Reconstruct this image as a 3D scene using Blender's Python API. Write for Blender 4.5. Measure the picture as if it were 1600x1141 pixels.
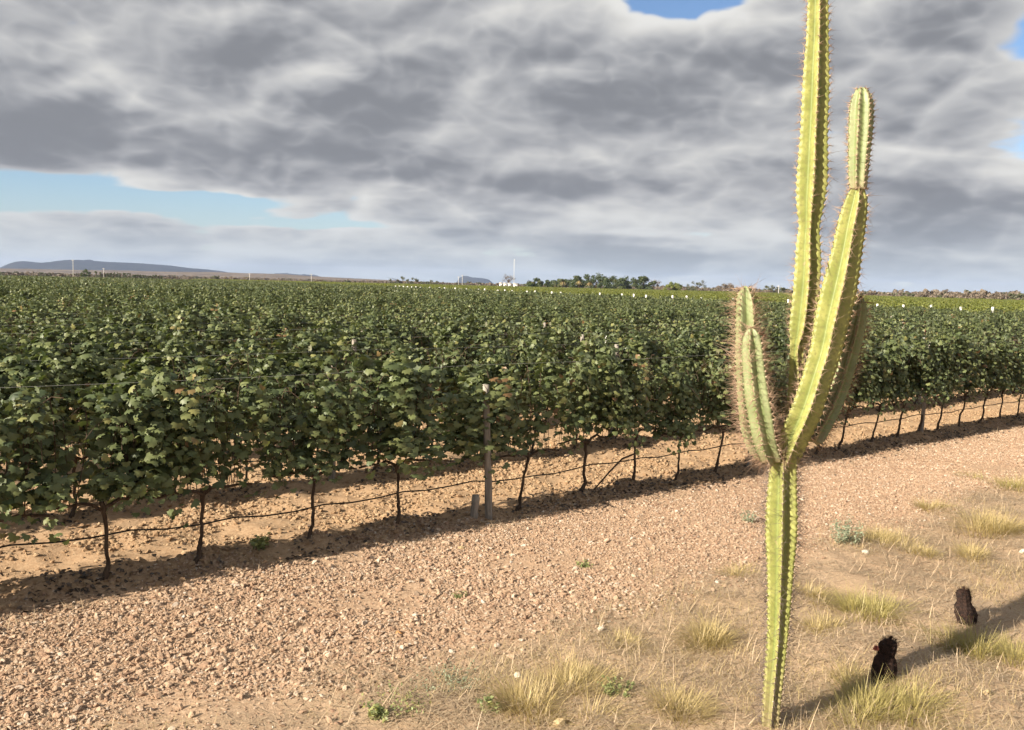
import bpy, math, random
import numpy as np
from mathutils import Matrix, Vector

for o in list(bpy.data.objects):
    bpy.data.objects.remove(o, do_unlink=True)
scene = bpy.context.scene
COL = scene.collection

# ------------------------------------------------------------------ camera
F_PX, EYE = 1400.0, 2.8
PITCH, ROLL = math.atan(125.2 / F_PX), 0.024
cam_d = bpy.data.cameras.new('camera')
cam_d.sensor_width = 36.0
cam_d.lens = 36.0 * F_PX / 1600.0
cam_d.clip_start, cam_d.clip_end = 0.1, 60000.0
cam = bpy.data.objects.new('camera', cam_d)
CAM_M = Matrix.Rotation(math.pi / 2 - PITCH, 3, 'X') @ Matrix.Rotation(ROLL, 3, 'Z')
cam.matrix_world = Matrix.Translation((0, 0, EYE)) @ CAM_M.to_4x4()
COL.objects.link(cam)
scene.camera = cam

# ------------------------------------------------------------------ light
SUN_AZ = math.radians(53.0 + 180)          # clockwise from the view direction (+Y)
SUN_EL = math.radians(26)
TO_SUN = Vector((math.sin(SUN_AZ) * math.cos(SUN_EL), math.cos(SUN_AZ) * math.cos(SUN_EL), math.sin(SUN_EL)))
sun_d = bpy.data.lights.new('sun', 'SUN')
sun_d.energy = 5.0
sun_d.angle = math.radians(0.5)
sun_d.color = (1.0, 0.90, 0.74)
sun = bpy.data.objects.new('sun', sun_d)
sun.rotation_euler = TO_SUN.to_track_quat('Z', 'Y').to_euler()
sun.location = TO_SUN * 30
COL.objects.link(sun)

vs = scene.view_settings
vs.view_transform = 'Standard'
vs.look = 'None'
vs.exposure = 1.35
vs.gamma = 1.0
vs.use_curve_mapping = False
scene.cycles.use_denoising = True
scene.cycles.max_bounces = 5
scene.cycles.use_adaptive_sampling = True
scene.cycles.adaptive_threshold = 0.025
scene.cycles.transparent_max_bounces = 4


class G:
    """small helper to write node trees as expressions"""
    def __init__(s, tree):
        s.t = tree
        s.n = tree.nodes
        s.l = tree.links
    def node(s, typ, **kw):
        n = s.n.new(typ)
        for k, v in kw.items():
            setattr(n, k, v)
        return n
    def put(s, sock, v):
        if isinstance(v, bpy.types.NodeSocket):
            s.l.new(v, sock)
        elif v is not None:
            try:
                sock.default_value = v
            except Exception:
                sock.default_value = (*v, 1.0)
    def m(s, op, a, b=None, c=None, clamp=False):
        n = s.node('ShaderNodeMath', operation=op, use_clamp=clamp)
        s.put(n.inputs[0], a)
        if b is not None: s.put(n.inputs[1], b)
        if c is not None: s.put(n.inputs[2], c)
        return n.outputs[0]
    def add(s, a, b): return s.m('ADD', a, b)
    def sub(s, a, b): return s.m('SUBTRACT', a, b)
    def mul(s, a, b): return s.m('MULTIPLY', a, b)
    def div(s, a, b): return s.m('DIVIDE', a, b)
    def smooth(s, x, lo, hi, a=0.0, b=1.0):
        n = s.node('ShaderNodeMapRange', interpolation_type='SMOOTHSTEP')
        s.put(n.inputs[0], x); s.put(n.inputs[1], lo); s.put(n.inputs[2], hi); s.put(n.inputs[3], a); s.put(n.inputs[4], b)
        return n.outputs[0]
    def lin(s, x, lo, hi, a=0.0, b=1.0):
        n = s.node('ShaderNodeMapRange')
        s.put(n.inputs[0], x); s.put(n.inputs[1], lo); s.put(n.inputs[2], hi); s.put(n.inputs[3], a); s.put(n.inputs[4], b)
        return n.outputs[0]
    def mix(s, f, a, b, blend='MIX'):
        n = s.node('ShaderNodeMix', data_type='RGBA', blend_type=blend)
        s.put(n.inputs[0], f); s.put(n.inputs[6], a); s.put(n.inputs[7], b)
        return n.outputs[2]
    def xyz(s, x, y, z):
        n = s.node('ShaderNodeCombineXYZ')
        s.put(n.inputs[0], x); s.put(n.inputs[1], y); s.put(n.inputs[2], z)
        return n.outputs[0]
    def sep(s, v):
        n = s.node('ShaderNodeSeparateXYZ'); s.put(n.inputs[0], v)
        return n.outputs[0], n.outputs[1], n.outputs[2]
    def noise(s, v, scale, detail=4.0, rough=0.5, dist=0.0, lac=2.0):
        n = s.node('ShaderNodeTexNoise')
        s.put(n.inputs['Vector'], v); s.put(n.inputs['Scale'], scale); s.put(n.inputs['Detail'], detail)
        s.put(n.inputs['Roughness'], rough); s.put(n.inputs['Distortion'], dist); s.put(n.inputs['Lacunarity'], lac)
        return n.outputs['Fac']
    def ramp(s, f, stops):
        n = s.node('ShaderNodeValToRGB')
        s.put(n.inputs[0], f)
        e = n.color_ramp.elements
        while len(e) > 1: e.remove(e[0])
        e[0].position = stops[0][0]; e[0].color = (*stops[0][1], 1)
        for p, c in stops[1:]:
            k = e.new(p); k.color = (*c, 1)
        return n.outputs[0]


# ------------------------------------------------------------------ world: sky with a broken cloud deck
SKY_STRENGTH = 0.05
w = bpy.data.worlds.new('World')
scene.world = w
w.use_nodes = True
w.cycles.sampling_method = 'MANUAL'
w.cycles.sample_map_resolution = 256
w.node_tree.nodes.clear()
g = G(w.node_tree)
out = g.node('ShaderNodeOutputWorld')
bg = g.node('ShaderNodeBackground')
bg.inputs['Strength'].default_value = SKY_STRENGTH
g.l.new(bg.outputs[0], out.inputs[0])
sky = g.node('ShaderNodeTexSky', sky_type='NISHITA', sun_disc=False)
sky.sun_elevation = SUN_EL
sky.sun_rotation = SUN_AZ
sky.air_density = 1.0
sky.dust_density = 0.15
sky.ozone_density = 3.5
tc = g.node('ShaderNodeTexCoord')
dx, dy, dz = g.sep(tc.outputs['Generated'])
zz = g.add(g.m('MAXIMUM', dz, 0.0), 0.12)
K = 1.0 / SKY_STRENGTH / 2 ** vs.exposure
def kc(c): return tuple(v * K for v in c)
# openings in the deck: (azimuth tangent, elevation tangent, half width, half height, depth)
az = g.div(dx, g.m('MAXIMUM', dy, 0.05))
el = g.div(dz, g.m('MAXIMUM', dy, 0.05))
front = g.smooth(dy, 0.1, 0.3)
bias = 0.0
for ca, ce, ra, re, dep in (
        (-0.54, 0.094, 0.13, 0.018, -0.36), (-0.37, 0.080, 0.12, 0.012, -0.34), (-0.15, 0.12, 0.14, 0.03, 0.16), (-0.30, 0.13, 0.2, 0.02, 0.08), (-0.03, 0.090, 0.12, 0.025, 0.16), (-0.50, 0.31, 0.14, 0.05, 0.16), (0.20, 0.165, 0.07, 0.035, 0.14),
        (0.165, 0.312, 0.06, 0.045, -0.36), (0.22, 0.33, 0.06, 0.03, -0.20), (0.57, 0.29, 0.06, 0.05, -0.30), (0.52, 0.335, 0.06, 0.018, -0.20), (0.08, 0.30, 0.05, 0.05, 0.08), (-0.22, 0.32, 0.14, 0.05, 0.20),
        (0.13, 0.060, 0.12, 0.006, -0.22), (0.17, 0.048, 0.1, 0.005, -0.14), (-0.22, 0.062, 0.2, 0.005, -0.14),
        (-0.40, 0.22, 0.40, 0.06, 0.13), (-0.03, 0.21, 0.20, 0.06, 0.16), (-0.50, 0.165, 0.15, 0.03, 0.06),
        (0.40, 0.13, 0.25, 0.08, 0.10), (0.30, 0.21, 0.12, 0.05, -0.04), (0.40, 0.29, 0.10, 0.05, 0.06), (-0.05, 0.32, 0.12, 0.05, -0.03)):
    a = g.div(g.sub(az, ca), ra)
    b = g.div(g.sub(el, ce), re)
    r2 = g.add(g.mul(a, a), g.mul(b, b))
    blob = g.m('POWER', 2.718, g.mul(r2, -1.0))
    bias = g.add(bias, g.mul(blob, dep)) if not isinstance(bias, float) else g.mul(blob, dep)
bias = g.mul(bias, front)
skycol = g.mix(1.0, sky.outputs[0], (1.05, 1.04, 1.08), 'MULTIPLY')
col = skycol
OX, OY = 3.7, 8.4
LX, LY = math.sin(SUN_AZ), math.cos(SUN_AZ)
def deck(h, zoff, ox=0.0, oy=0.0):
    k = g.div(h, zz)
    return g.xyz(g.add(g.mul(dx, k), OX + ox), g.add(g.mul(dy, k), OY + oy), zoff)
def puffs(ox, oy, oz, octaves=4):
    """billowing, rounded heaps"""
    v = g.xyz(g.add(dx, ox), g.add(dy, oy), g.add(g.mul(g.m('POWER', g.m('MAXIMUM', dz, 0.0), 0.85), 1.75), oz))
    tot, amp, sc_, norm = 0.0, 1.0, 4.2, 0.0
    for k in range(octaves):
        nk = g.noise(v, sc_, 0.0, 0.5, 0.35)
        b = g.m('MINIMUM', g.m('ABSOLUTE', g.mul(g.sub(nk, 0.5), 3.2)), 1.0)
        tot = g.mul(b, amp) if k == 0 else g.add(tot, g.mul(b, amp))
        norm += amp; amp *= 0.50; sc_ *= 2.1
    return g.mul(tot, 1.0 / norm)
puff = puffs(0, 0, 0)
prel = g.sub(puff, puffs(LX * 0.012, LY * 0.012, 0.022))
NS = 3
low = g.noise(deck(1.0, 0.3), 0.2, 2.0, 0.5)
for i in reversed(range(NS)):
    h = 1.0 + 0.09 * i
    t = i / (NS - 1)
    P = deck(h, 0.13 * i)
    n1 = g.noise(P, 0.72, 5.0, 0.50, 0.2)
    if i == NS - 1: rel = g.sub(n1, g.noise(deck(h, 0.13 * i, LX * 0.16, LY * 0.16), 0.55, 6.0, 0.53, 0.2))
    d = g.add(g.add(n1, bias), g.mul(g.sub(puff, 0.24), 0.42))
    th = 0.385 + 0.04 * i
    a = g.smooth(d, th - 0.02, th + 0.075)
    thin = g.smooth(d, th, th + 0.16, 1.0, 0.0)
    B = g.add(0.58 + 0.17 * t, g.mul(thin, 0.20))
    B = g.sub(B, g.smooth(d, th + 0.08, th + 0.40, 0.0, 0.25))
    B = g.add(B, g.mul(g.sub(low, 0.5), 0.30))
    B = g.add(B, g.mul(rel, 0.35))
    B = g.add(B, g.mul(prel, 1.0))
    B = g.m('SMOOTH_MAX', g.m('SMOOTH_MIN', B, 0.82, 0.3), 0.265, 0.14)
    warm = g.lin(B, 0.2, 0.7)
    c = g.mix(warm, kc((0.93, 0.965, 1.06)), kc((1.0, 0.99, 0.955)))
    n = g.node('ShaderNodeVectorMath', operation='SCALE')
    g.put(n.inputs[0], c); g.put(n.inputs['Scale'], B)
    col = g.mix(a, col, n.outputs[0])
# distant air low over the horizon
hz = g.smooth(dz, 0.0, 0.115)
hz = g.m('POWER', hz, 0.7)
air = g.mix(g.lin(dz, 0.0, 0.06), kc((0.56, 0.625, 0.64)), kc((0.47, 0.53, 0.575)))
col = g.mix(g.lin(hz, 0, 1, 0.72, 0.0), col, air)
g.l.new(col, bg.inputs['Color'])


# ================================================================== helpers
rng = np.random.default_rng(11)
random.seed(11)

def ray(u, v):
    return CAM_M @ Vector(((u - 800) / F_PX, -(v - 570.5) / F_PX, -1.0))
def gp(u, v, z=0.0):                       # photo pixel -> point on the level z
    d = ray(u, v)
    t = (z - EYE) / d.z
    return Vector((d.x * t, d.y * t, z))
def hp(u, v, Y):                           # photo pixel -> point at distance Y in front
    d = ray(u, v)
    t = Y / d.y
    return Vector((d.x * t, Y, EYE + d.z * t))

def tag(o, label=None, cat=None, group=None, kind=None):
    if label: o['label'] = label
    if cat: o['category'] = cat
    if group: o['group'] = group
    if kind: o['kind'] = kind
    return o
def link(name, data, parent=None, loc=None, rot=None):
    o = bpy.data.objects.new(name, data)
    COL.objects.link(o)
    if parent is not None: o.parent = parent
    if loc is not None: o.location = loc
    if rot is not None: o.rotation_euler = rot
    return o
def empty(name, loc=(0, 0, 0), rz=0.0):
    o = link(name, None, loc=loc, rot=(0, 0, rz))
    o.empty_display_size = 0.2
    return o
def mesh_np(name, verts, faces, mat=None, smooth=False, attrs=None):
    """faces: (n,3) or (n,4) int array, or list of such arrays"""
    me = bpy.data.meshes.new(name)
    verts = np.asarray(verts, dtype=np.float32)
    fl = faces if isinstance(faces, list) else [faces]
    fl = [np.asarray(f, dtype=np.int32) for f in fl if len(f)]
    me.vertices.add(len(verts)); me.vertices.foreach_set('co', verts.ravel())
    nl = sum(f.size for f in fl); nf = sum(len(f) for f in fl)
    me.loops.add(nl); me.polygons.add(nf)
    me.loops.foreach_set('vertex_index', np.concatenate([f.ravel() for f in fl]))
    st, k = [], 0
    for f in fl:
        st.append(k + np.arange(len(f)) * f.shape[1]); k += f.size
    me.polygons.foreach_set('loop_start', np.concatenate(st).astype(np.int32))
    if smooth: me.polygons.foreach_set('use_smooth', np.ones(nf, dtype=bool))
    for an, (typ, arr) in (attrs or {}).items():
        a = me.attributes.new(an, typ, 'POINT')
        arr = np.asarray(arr)
        if typ == 'FLOAT': a.data.foreach_set('value', arr.astype(np.float32).ravel())
        elif typ == 'INT': a.data.foreach_set('value', arr.astype(np.int32).ravel())
        elif typ == 'FLOAT_VECTOR': a.data.foreach_set('vector', arr.astype(np.float32).ravel())
        elif typ == 'FLOAT_COLOR': a.data.foreach_set('color', arr.astype(np.float32).ravel())
    me.update(calc_edges=True)
    if mat: me.materials.append(mat)
    return me

class MB:
    """collects tubes / boxes / lathes as one mesh"""
    def __init__(s): s.v, s.q, s.t, s.n = [], [], [], 0
    def addv(s, v):
        v = np.asarray(v, dtype=float); s.v.append(v); k = s.n; s.n += len(v); return k
    def tube(s, pts, rad, seg=7, cap=True):
        pts = np.asarray(pts, float); n = len(pts)
        rad = np.broadcast_to(np.asarray(rad, float), (n,))
        T = np.gradient(pts, axis=0); T /= np.linalg.norm(T, axis=1)[:, None] + 1e-9
        up = np.array([0, 0, 1.0]) if abs(T[0, 2]) < 0.9 else np.array([1.0, 0, 0])
        a = np.cross(T[0], up); a /= np.linalg.norm(a)
        rings = []
        for i in range(n):
            a = a - T[i] * (a @ T[i]); a /= np.linalg.norm(a); b = np.cross(T[i], a)
            th = np.linspace(0, 2 * np.pi, seg, endpoint=False)
            rings.append(pts[i] + rad[i] * (np.cos(th)[:, None] * a + np.sin(th)[:, None] * b))
        k = s.addv(np.concatenate(rings))
        for i in range(n - 1):
            for j in range(seg):
                s.q.append((k + i * seg + j, k + i * seg + (j + 1) % seg, k + (i + 1) * seg + (j + 1) % seg, k + (i + 1) * seg + j))
        if cap:
            c = s.addv([pts[0], pts[-1]])
            for j in range(seg):
                s.t.append((c, k + (j + 1) % seg, k + j)); e = k + (n - 1) * seg
                s.t.append((c + 1, e + j, e + (j + 1) % seg))
    def box(s, lo, hi):
        x0, y0, z0 = lo; x1, y1, z1 = hi
        k = s.addv([(x0, y0, z0), (x1, y0, z0), (x1, y1, z0), (x0, y1, z0), (x0, y0, z1), (x1, y0, z1), (x1, y1, z1), (x0, y1, z1)])
        for f in ((0, 3, 2, 1), (4, 5, 6, 7), (0, 1, 5, 4), (1, 2, 6, 5), (2, 3, 7, 6), (3, 0, 4, 7)):
            s.q.append(tuple(k + i for i in f))
    def mesh(s, name, mat, smooth=True):
        return mesh_np(name, np.concatenate(s.v), [np.array(s.q, int).reshape(-1, 4), np.array(s.t, int).reshape(-1, 3)], mat, smooth)

def vnoise(x, y, seed=0):
    x = np.asarray(x, float); y = np.asarray(y, float)
    xi = np.floor(x).astype(np.int64); yi = np.floor(y).astype(np.int64)
    fx, fy = x - xi, y - yi
    fx = fx * fx * (3 - 2 * fx); fy = fy * fy * (3 - 2 * fy)
    def hsh(a, b):
        h = (a * 374761393 + b * 668265263 + seed * 974711) & 0x7fffffff
        h = ((h ^ (h >> 13)) * 1274126177) & 0x7fffffff
        return ((h ^ (h >> 16)) & 0xffff) / 65535.0
    a = hsh(xi, yi) * (1 - fx) + hsh(xi + 1, yi) * fx
    b = hsh(xi, yi + 1) * (1 - fx) + hsh(xi + 1, yi + 1) * fx
    return a * (1 - fy) + b * fy
def fbm(x, y, octv=4, seed=0):
    s, a, t = 0, 0.5, 0
    for i in range(octv):
        s = s + a * vnoise(np.asarray(x) * 2 ** i, np.asarray(y) * 2 ** i, seed + i); t += a; a *= 0.5
    return s / t - 0.5

# ------------------------------------------------------------------ materials
ALB = 0.86
def base(gg, c):
    gg.put(gg.p.inputs['Base Color'], gg.mix(1.0, c, (ALB, ALB, ALB), 'MULTIPLY'))
def new_mat(name):
    m = bpy.data.materials.new(name); m.use_nodes = True
    m.node_tree.nodes.clear()
    gg = G(m.node_tree)
    o = gg.node('ShaderNodeOutputMaterial')
    p = gg.node('ShaderNodeBsdfPrincipled')
    gg.l.new(p.outputs[0], o.inputs[0])
    gg.out, gg.p = o, p
    return m, gg
def bump(gg, height, strength=0.5, dist=0.01):
    b = gg.node('ShaderNodeBump')
    b.inputs['Strength'].default_value = strength; b.inputs['Distance'].default_value = dist
    gg.put(b.inputs['Height'], height)
    gg.l.new(b.outputs[0], gg.p.inputs['Normal'])
def simple(name, c1, c2, scale=8.0, rough=0.8, detail=5, bmp=0.3, bd=0.01, coord='Object', stretch=None):
    m, gg = new_mat(name)
    t = gg.node('ShaderNodeTexCoord').outputs[coord]
    if stretch:
        mp = gg.node('ShaderNodeMapping'); gg.l.new(t, mp.inputs[0]); mp.inputs['Scale'].default_value = stretch; t = mp.outputs[0]
    n = gg.noise(t, scale, detail, 0.6)
    base(gg, gg.mix(gg.smooth(n, 0.3, 0.7), c1, c2))
    gg.p.inputs['Roughness'].default_value = rough
    gg.p.inputs['Specular IOR Level'].default_value = 0.25
    if bmp: bump(gg, n, bmp, bd)
    return m

def leaf_mat(name, stops, back, trans=0.25, rough=0.5, spec=0.35):
    """stops: colour ramp over the per-leaf 'tint'; back: colour of the leaf's underside"""
    m, gg = new_mat(name)
    at = gg.node('ShaderNodeAttribute'); at.attribute_name = 'tint'
    oi = gg.node('ShaderNodeObjectInfo')
    f = gg.add(at.outputs['Fac'], gg.mul(gg.sub(oi.outputs['Random'], 0.5), 0.16))
    c = gg.ramp(f, stops)
    geo = gg.node('ShaderNodeNewGeometry')
    c2 = gg.mix(gg.mul(geo.outputs['Backfacing'], 0.7), c, back)
    base(gg, c2)
    gg.p.inputs['Roughness'].default_value = rough
    gg.p.inputs['Specular IOR Level'].default_value = spec
    tr = gg.node('ShaderNodeBsdfTranslucent')
    gg.put(tr.inputs['Color'], gg.mix(1.0, c, (1.35, 1.5, 0.6), 'MULTIPLY'))
    ms = gg.node('ShaderNodeMixShader'); ms.inputs[0].default_value = trans
    gg.l.new(gg.p.outputs[0], ms.inputs[1]); gg.l.new(tr.outputs[0], ms.inputs[2]); gg.l.new(ms.outputs[0], gg.out.inputs[0])
    return m

M_VINE = leaf_mat('vine_leaf', [(0.0, (0.045, 0.066, 0.030)), (0.35, (0.092, 0.120, 0.050)), (0.72, (0.160, 0.182, 0.070)),
                                (0.92, (0.240, 0.235, 0.085)), (0.985, (0.20, 0.12, 0.055))], (0.160, 0.185, 0.120), 0.14)
M_VINE2 = leaf_mat('young_vine_leaf', [(0.0, (0.12, 0.15, 0.035)), (0.5, (0.185, 0.21, 0.048)), (1.0, (0.25, 0.25, 0.07))], (0.18, 0.20, 0.07), 0.25)
M_MANGO = leaf_mat('mango_leaf', [(0.0, (0.035, 0.055, 0.020)), (0.6, (0.075, 0.10, 0.032)), (1.0, (0.13, 0.11, 0.04))], (0.08, 0.10, 0.045), 0.2)
M_SCRUBG = leaf_mat('scrub_leaf', [(0.0, (0.075, 0.085, 0.045)), (0.6, (0.115, 0.12, 0.065)), (1.0, (0.16, 0.145, 0.085))], (0.11, 0.115, 0.07), 0.1)
M_SCRUBB = leaf_mat('dry_scrub_twigs', [(0.0, (0.125, 0.098, 0.072)), (0.6, (0.185, 0.145, 0.105)), (1.0, (0.23, 0.185, 0.135))], (0.17, 0.135, 0.105), 0.05)
M_GRASS = leaf_mat('dry_grass', [(0.0, (0.22, 0.155, 0.06)), (0.4, (0.40, 0.30, 0.125)), (0.8, (0.54, 0.42, 0.20)), (1.0, (0.60, 0.49, 0.28))], (0.46, 0.36, 0.18), 0.2)
M_GRASSG = leaf_mat('green_grass', [(0.0, (0.22, 0.19, 0.05)), (0.4, (0.37, 0.31, 0.10)), (1.0, (0.54, 0.44, 0.21))], (0.38, 0.32, 0.13), 0.2)
M_WEED = leaf_mat('grey_weed', [(0.0, (0.15, 0.19, 0.12)), (0.5, (0.24, 0.27, 0.18)), (1.0, (0.34, 0.36, 0.25))], (0.26, 0.28, 0.20), 0.15)
M_WEEDG = leaf_mat('green_weed', [(0.0, (0.15, 0.18, 0.07)), (0.6, (0.26, 0.29, 0.12)), (1.0, (0.42, 0.40, 0.14))], (0.26, 0.28, 0.14), 0.2)
M_STRAW = leaf_mat('straw', [(0.0, (0.22, 0.15, 0.10)), (0.4, (0.42, 0.31, 0.21)), (1.0, (0.62, 0.50, 0.37))], (0.45, 0.34, 0.22), 0.05)
M_BARK = simple('vine_bark', (0.045, 0.028, 0.018), (0.12, 0.082, 0.055), 30, 0.9, 5, 0.6, 0.01, stretch=(1, 1, 0.25))
M_POST = simple('weathered_post', (0.19, 0.165, 0.14), (0.38, 0.335, 0.285), 22, 0.9, 6, 0.5, 0.006, stretch=(1, 1, 0.12))
M_WHITE = simple('white_paint', (0.72, 0.71, 0.68), (0.82, 0.81, 0.79), 5, 0.6, 3, 0.1)
M_REDTOP = simple('red_paint', (0.38, 0.08, 0.05), (0.46, 0.16, 0.12), 12, 0.7, 3, 0.1)
M_WIRE = simple('steel_wire', (0.40, 0.39, 0.38), (0.55, 0.54, 0.52), 20, 0.45, 2, 0)
M_HOSE = simple('black_hose', (0.012, 0.011, 0.010), (0.035, 0.03, 0.026), 15, 0.6, 2, 0)
M_CONC = simple('pale_concrete', (0.42, 0.38, 0.33), (0.52, 0.48, 0.43), 2, 0.85, 4, 0.2)
M_POLE = simple('concrete_pole', (0.50, 0.48, 0.46), (0.60, 0.58, 0.55), 2, 0.8, 3, 0.1)

def stone_mat(name, stops, bscale=60):
    m, gg = new_mat(name)
    oi = gg.node('ShaderNodeObjectInfo')
    t = gg.node('ShaderNodeTexCoord').outputs['Object']
    n = gg.noise(t, 3.0, 5, 0.6)
    c = gg.ramp(oi.outputs['Random'], stops)
    c = gg.mix(gg.smooth(n, 0.35, 0.75, 0.0, 0.55), c, (0.46, 0.305, 0.19))
    base(gg, c)
    gg.p.inputs['Roughness'].default_value = 0.88
    gg.p.inputs['Specular IOR Level'].default_value = 0.2
    bump(gg, gg.noise(t, 7.0, 4, 0.6), 0.5, 0.15)
    return m
M_STONE = stone_mat('gravel_stone', [(0.0, (0.33, 0.205, 0.14)), (0.3, (0.45, 0.30, 0.205)), (0.6, (0.53, 0.375, 0.26)), (0.85, (0.60, 0.445, 0.325)), (0.97, (0.66, 0.54, 0.43)), (1.0, (0.74, 0.67, 0.58))])
M_CLOD = stone_mat('soil_clod', [(0.0, (0.33, 0.205, 0.115)), (0.5, (0.43, 0.29, 0.17)), (1.0, (0.52, 0.375, 0.235))])

# ================================================================== layout of the vineyard
ROW_A = Vector((-3.70, 7.98, 0))
ROW_D = Vector((0.7779, 0.6284, 0)).normalized()
ROW_N = Vector((-ROW_D.y, ROW_D.x, 0))
ROW_GAP, VINE_GAP, POST_GAP, POST_S = 2.6, 0.98, 5.5, 4.17
ROW_RZ = math.atan2(ROW_D.y, ROW_D.x)
def row_pt(row, s, perp=0.0):
    return ROW_A + ROW_N * (row * ROW_GAP + perp) + ROW_D * s
def row_end(row): return 62.0 + row * ROW_GAP * 0.24
def sp_of(x, y):
    rx, ry = x - ROW_A.x, y - ROW_A.y
    return rx * ROW_D.x + ry * ROW_D.y, rx * ROW_N.x + ry * ROW_N.y

def zones(x, y):
    s, p = sp_of(x, y)
    wob = fbm(x * 0.8, y * 0.8, 3, 3) * 0.5
    soil = np.clip((p + wob * 0.7 + 0.45) / 0.35, 0, 1)
    verge = np.clip((-(p + wob * 2.2) - 2.75) / 0.7, 0, 1)
    return s, p, soil, verge
def gh(x, y):
    x = np.asarray(x, float); y = np.asarray(y, float)
    s, p, soil, verge = zones(x, y)
    r = np.hypot(x, y)
    fade = np.clip(1.6 - r / 40.0, 0, 1)
    ph = p / ROW_GAP
    ph = (ph - np.round(ph)) * ROW_GAP
    inrow = np.exp(-(ph / 0.45) ** 2)
    h = fbm(x * 0.5, y * 0.5, 3, 5) * 0.06
    h = h + soil * (fbm(x * 3.0, y * 3.0, 4, 7) * (0.13 + 0.13 * inrow) + 0.04 * inrow)
    h = h + verge * (fbm(x * 1.6, y * 1.6, 4, 9) * 0.11 + 0.03)
    h = h + (1 - soil) * (1 - verge) * fbm(x * 9, y * 9, 2, 13) * 0.03
    return h * fade
def gz(x, y): return float(gh(np.array([x]), np.array([y]))[0])

# ------------------------------------------------------------------ ground: one sheet to the horizon
def axis(lo, hi, step, far, ratio=1.22):
    a = list(np.arange(lo, hi + 1e-6, step)); st = step
    while a[-1] < far: st *= ratio; a.append(a[-1] + st)
    st = step
    while a[0] > -far: st *= ratio; a.insert(0, a[0] - st)
    return np.array(a)
gx = axis(-9.0, 16.0, 0.06, 26000.0); gy = axis(3.2, 23.0, 0.06, 26000.0)
X, Y = np.meshgrid(gx, gy)
Zg = gh(X, Y)
s_, p_, soil_, verge_ = zones(X, Y)
far_ = np.clip((np.hypot(X, Y) - 250) / 200, 0, 1)
nx, ny = len(gx), len(gy)
idx = np.arange(nx * ny).reshape(ny, nx)
quads = np.stack([idx[:-1, :-1], idx[:-1, 1:], idx[1:, 1:], idx[1:, :-1]], -1).reshape(-1, 4)
zone = np.stack([soil_, verge_, far_, np.ones_like(soil_)], -1).reshape(-1, 4)
m, gg = new_mat('ground')
at = gg.node('ShaderNodeAttribute'); at.attribute_name = 'zone'
za, zb, zc = gg.sep(at.outputs['Color'])
pos = gg.node('ShaderNodeNewGeometry').outputs['Position']
n1 = gg.noise(pos, 1.3, 6, 0.6); n2 = gg.noise(pos, 22.0, 5, 0.65); n3 = gg.noise(pos, 0.35, 3, 0.5); n4 = gg.noise(pos, 90.0, 3, 0.6)
gravel = gg.mix(gg.smooth(n2, 0.3, 0.7), (0.38, 0.255, 0.165), (0.53, 0.375, 0.255))
soilc = gg.mix(gg.smooth(n2, 0.3, 0.7), (0.35, 0.225, 0.13), (0.48, 0.335, 0.21))
soilc = gg.mix(gg.smooth(n1, 0.52, 0.68, 0, 0.5), soilc, (0.38, 0.27, 0.17))
vergec = gg.mix(gg.smooth(n4, 0.3, 0.7), (0.38, 0.265, 0.175), (0.54, 0.405, 0.275))
vergec = gg.mix(gg.smooth(n1, 0.4, 0.7, 0, 0.6), vergec, (0.42, 0.29, 0.175))
c = gg.mix(za, gravel, soilc)
c = gg.mix(zb, c, vergec)
farc = gg.mix(gg.smooth(gg.noise(pos, 0.006, 4, 0.6), 0.35, 0.65), (0.20, 0.145, 0.085), (0.30, 0.23, 0.13))
c = gg.mix(zc, c, farc)
c = gg.mix(gg.smooth(n3, 0.3, 0.75, 0, 0.25), c, (0.32, 0.19, 0.11))
base(gg, c)
gg.p.inputs['Roughness'].default_value = 0.95
gg.p.inputs['Specular IOR Level'].default_value = 0.15
bump(gg, gg.add(gg.mul(n2, 0.7), gg.mul(n4, 0.3)), 0.6, 0.03)
ground = link('ground', mesh_np('ground', np.stack([X, Y, Zg], -1).reshape(-1, 3), quads, m, True, {'zone': ('FLOAT_COLOR', zone)}))
tag(ground, kind='structure')

# ================================================================== leaves
LEAF_XY = np.array([(0.30, 0.0), (1.0, 0.0), (0.66, 0.24), (0.70, 0.58), (0.36, 0.50), (0.16, 0.80), (-0.16, 0.52), (-0.04, 0.10),
                    (-0.16, -0.52), (0.16, -0.80), (0.36, -0.50), (0.70, -0.58), (0.66, -0.24)])
LEAF_Z = np.array([0.0, -0.22, -0.06, -0.20, -0.10, -0.26, -0.18, 0.0, -0.18, -0.26, -0.10, -0.20, -0.06])
LEAF_V = np.column_stack([LEAF_XY, LEAF_Z])
LEAF_F = np.array([(0, i, i + 1 if i < 12 else 1) for i in range(1, 13)])
LITE_V = np.array([(1.0, 0, -0.2), (0.2, 0.75, -0.2), (-0.15, 0, 0), (0.2, -0.75, -0.2)])
LITE_F = np.array([(2, 3, 0), (2, 0, 1)])
def unit(v): return v / (np.linalg.norm(v, axis=-1, keepdims=True) + 1e-9)
def leaves_mesh(name, P, tip, nrm, size, tint, mat, tv=LEAF_V, tf=LEAF_F):
    n = len(P)
    nrm = unit(nrm); tip = unit(tip - nrm * np.sum(tip * nrm, -1, keepdims=True))
    side = np.cross(nrm, tip)
    size = np.asarray(size)[:, None, None]
    V = P[:, None, :] + size * (tv[None, :, 0:1] * tip[:, None, :] + tv[None, :, 1:2] * side[:, None, :] + tv[None, :, 2:3] * nrm[:, None, :])
    Fc = (tf[None] + (np.arange(n) * len(tv))[:, None, None]).reshape(-1, 3)
    return mesh_np(name, V.reshape(-1, 3), Fc, mat, False, {'tint': ('FLOAT', np.repeat(tint, len(tv)))})

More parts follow.
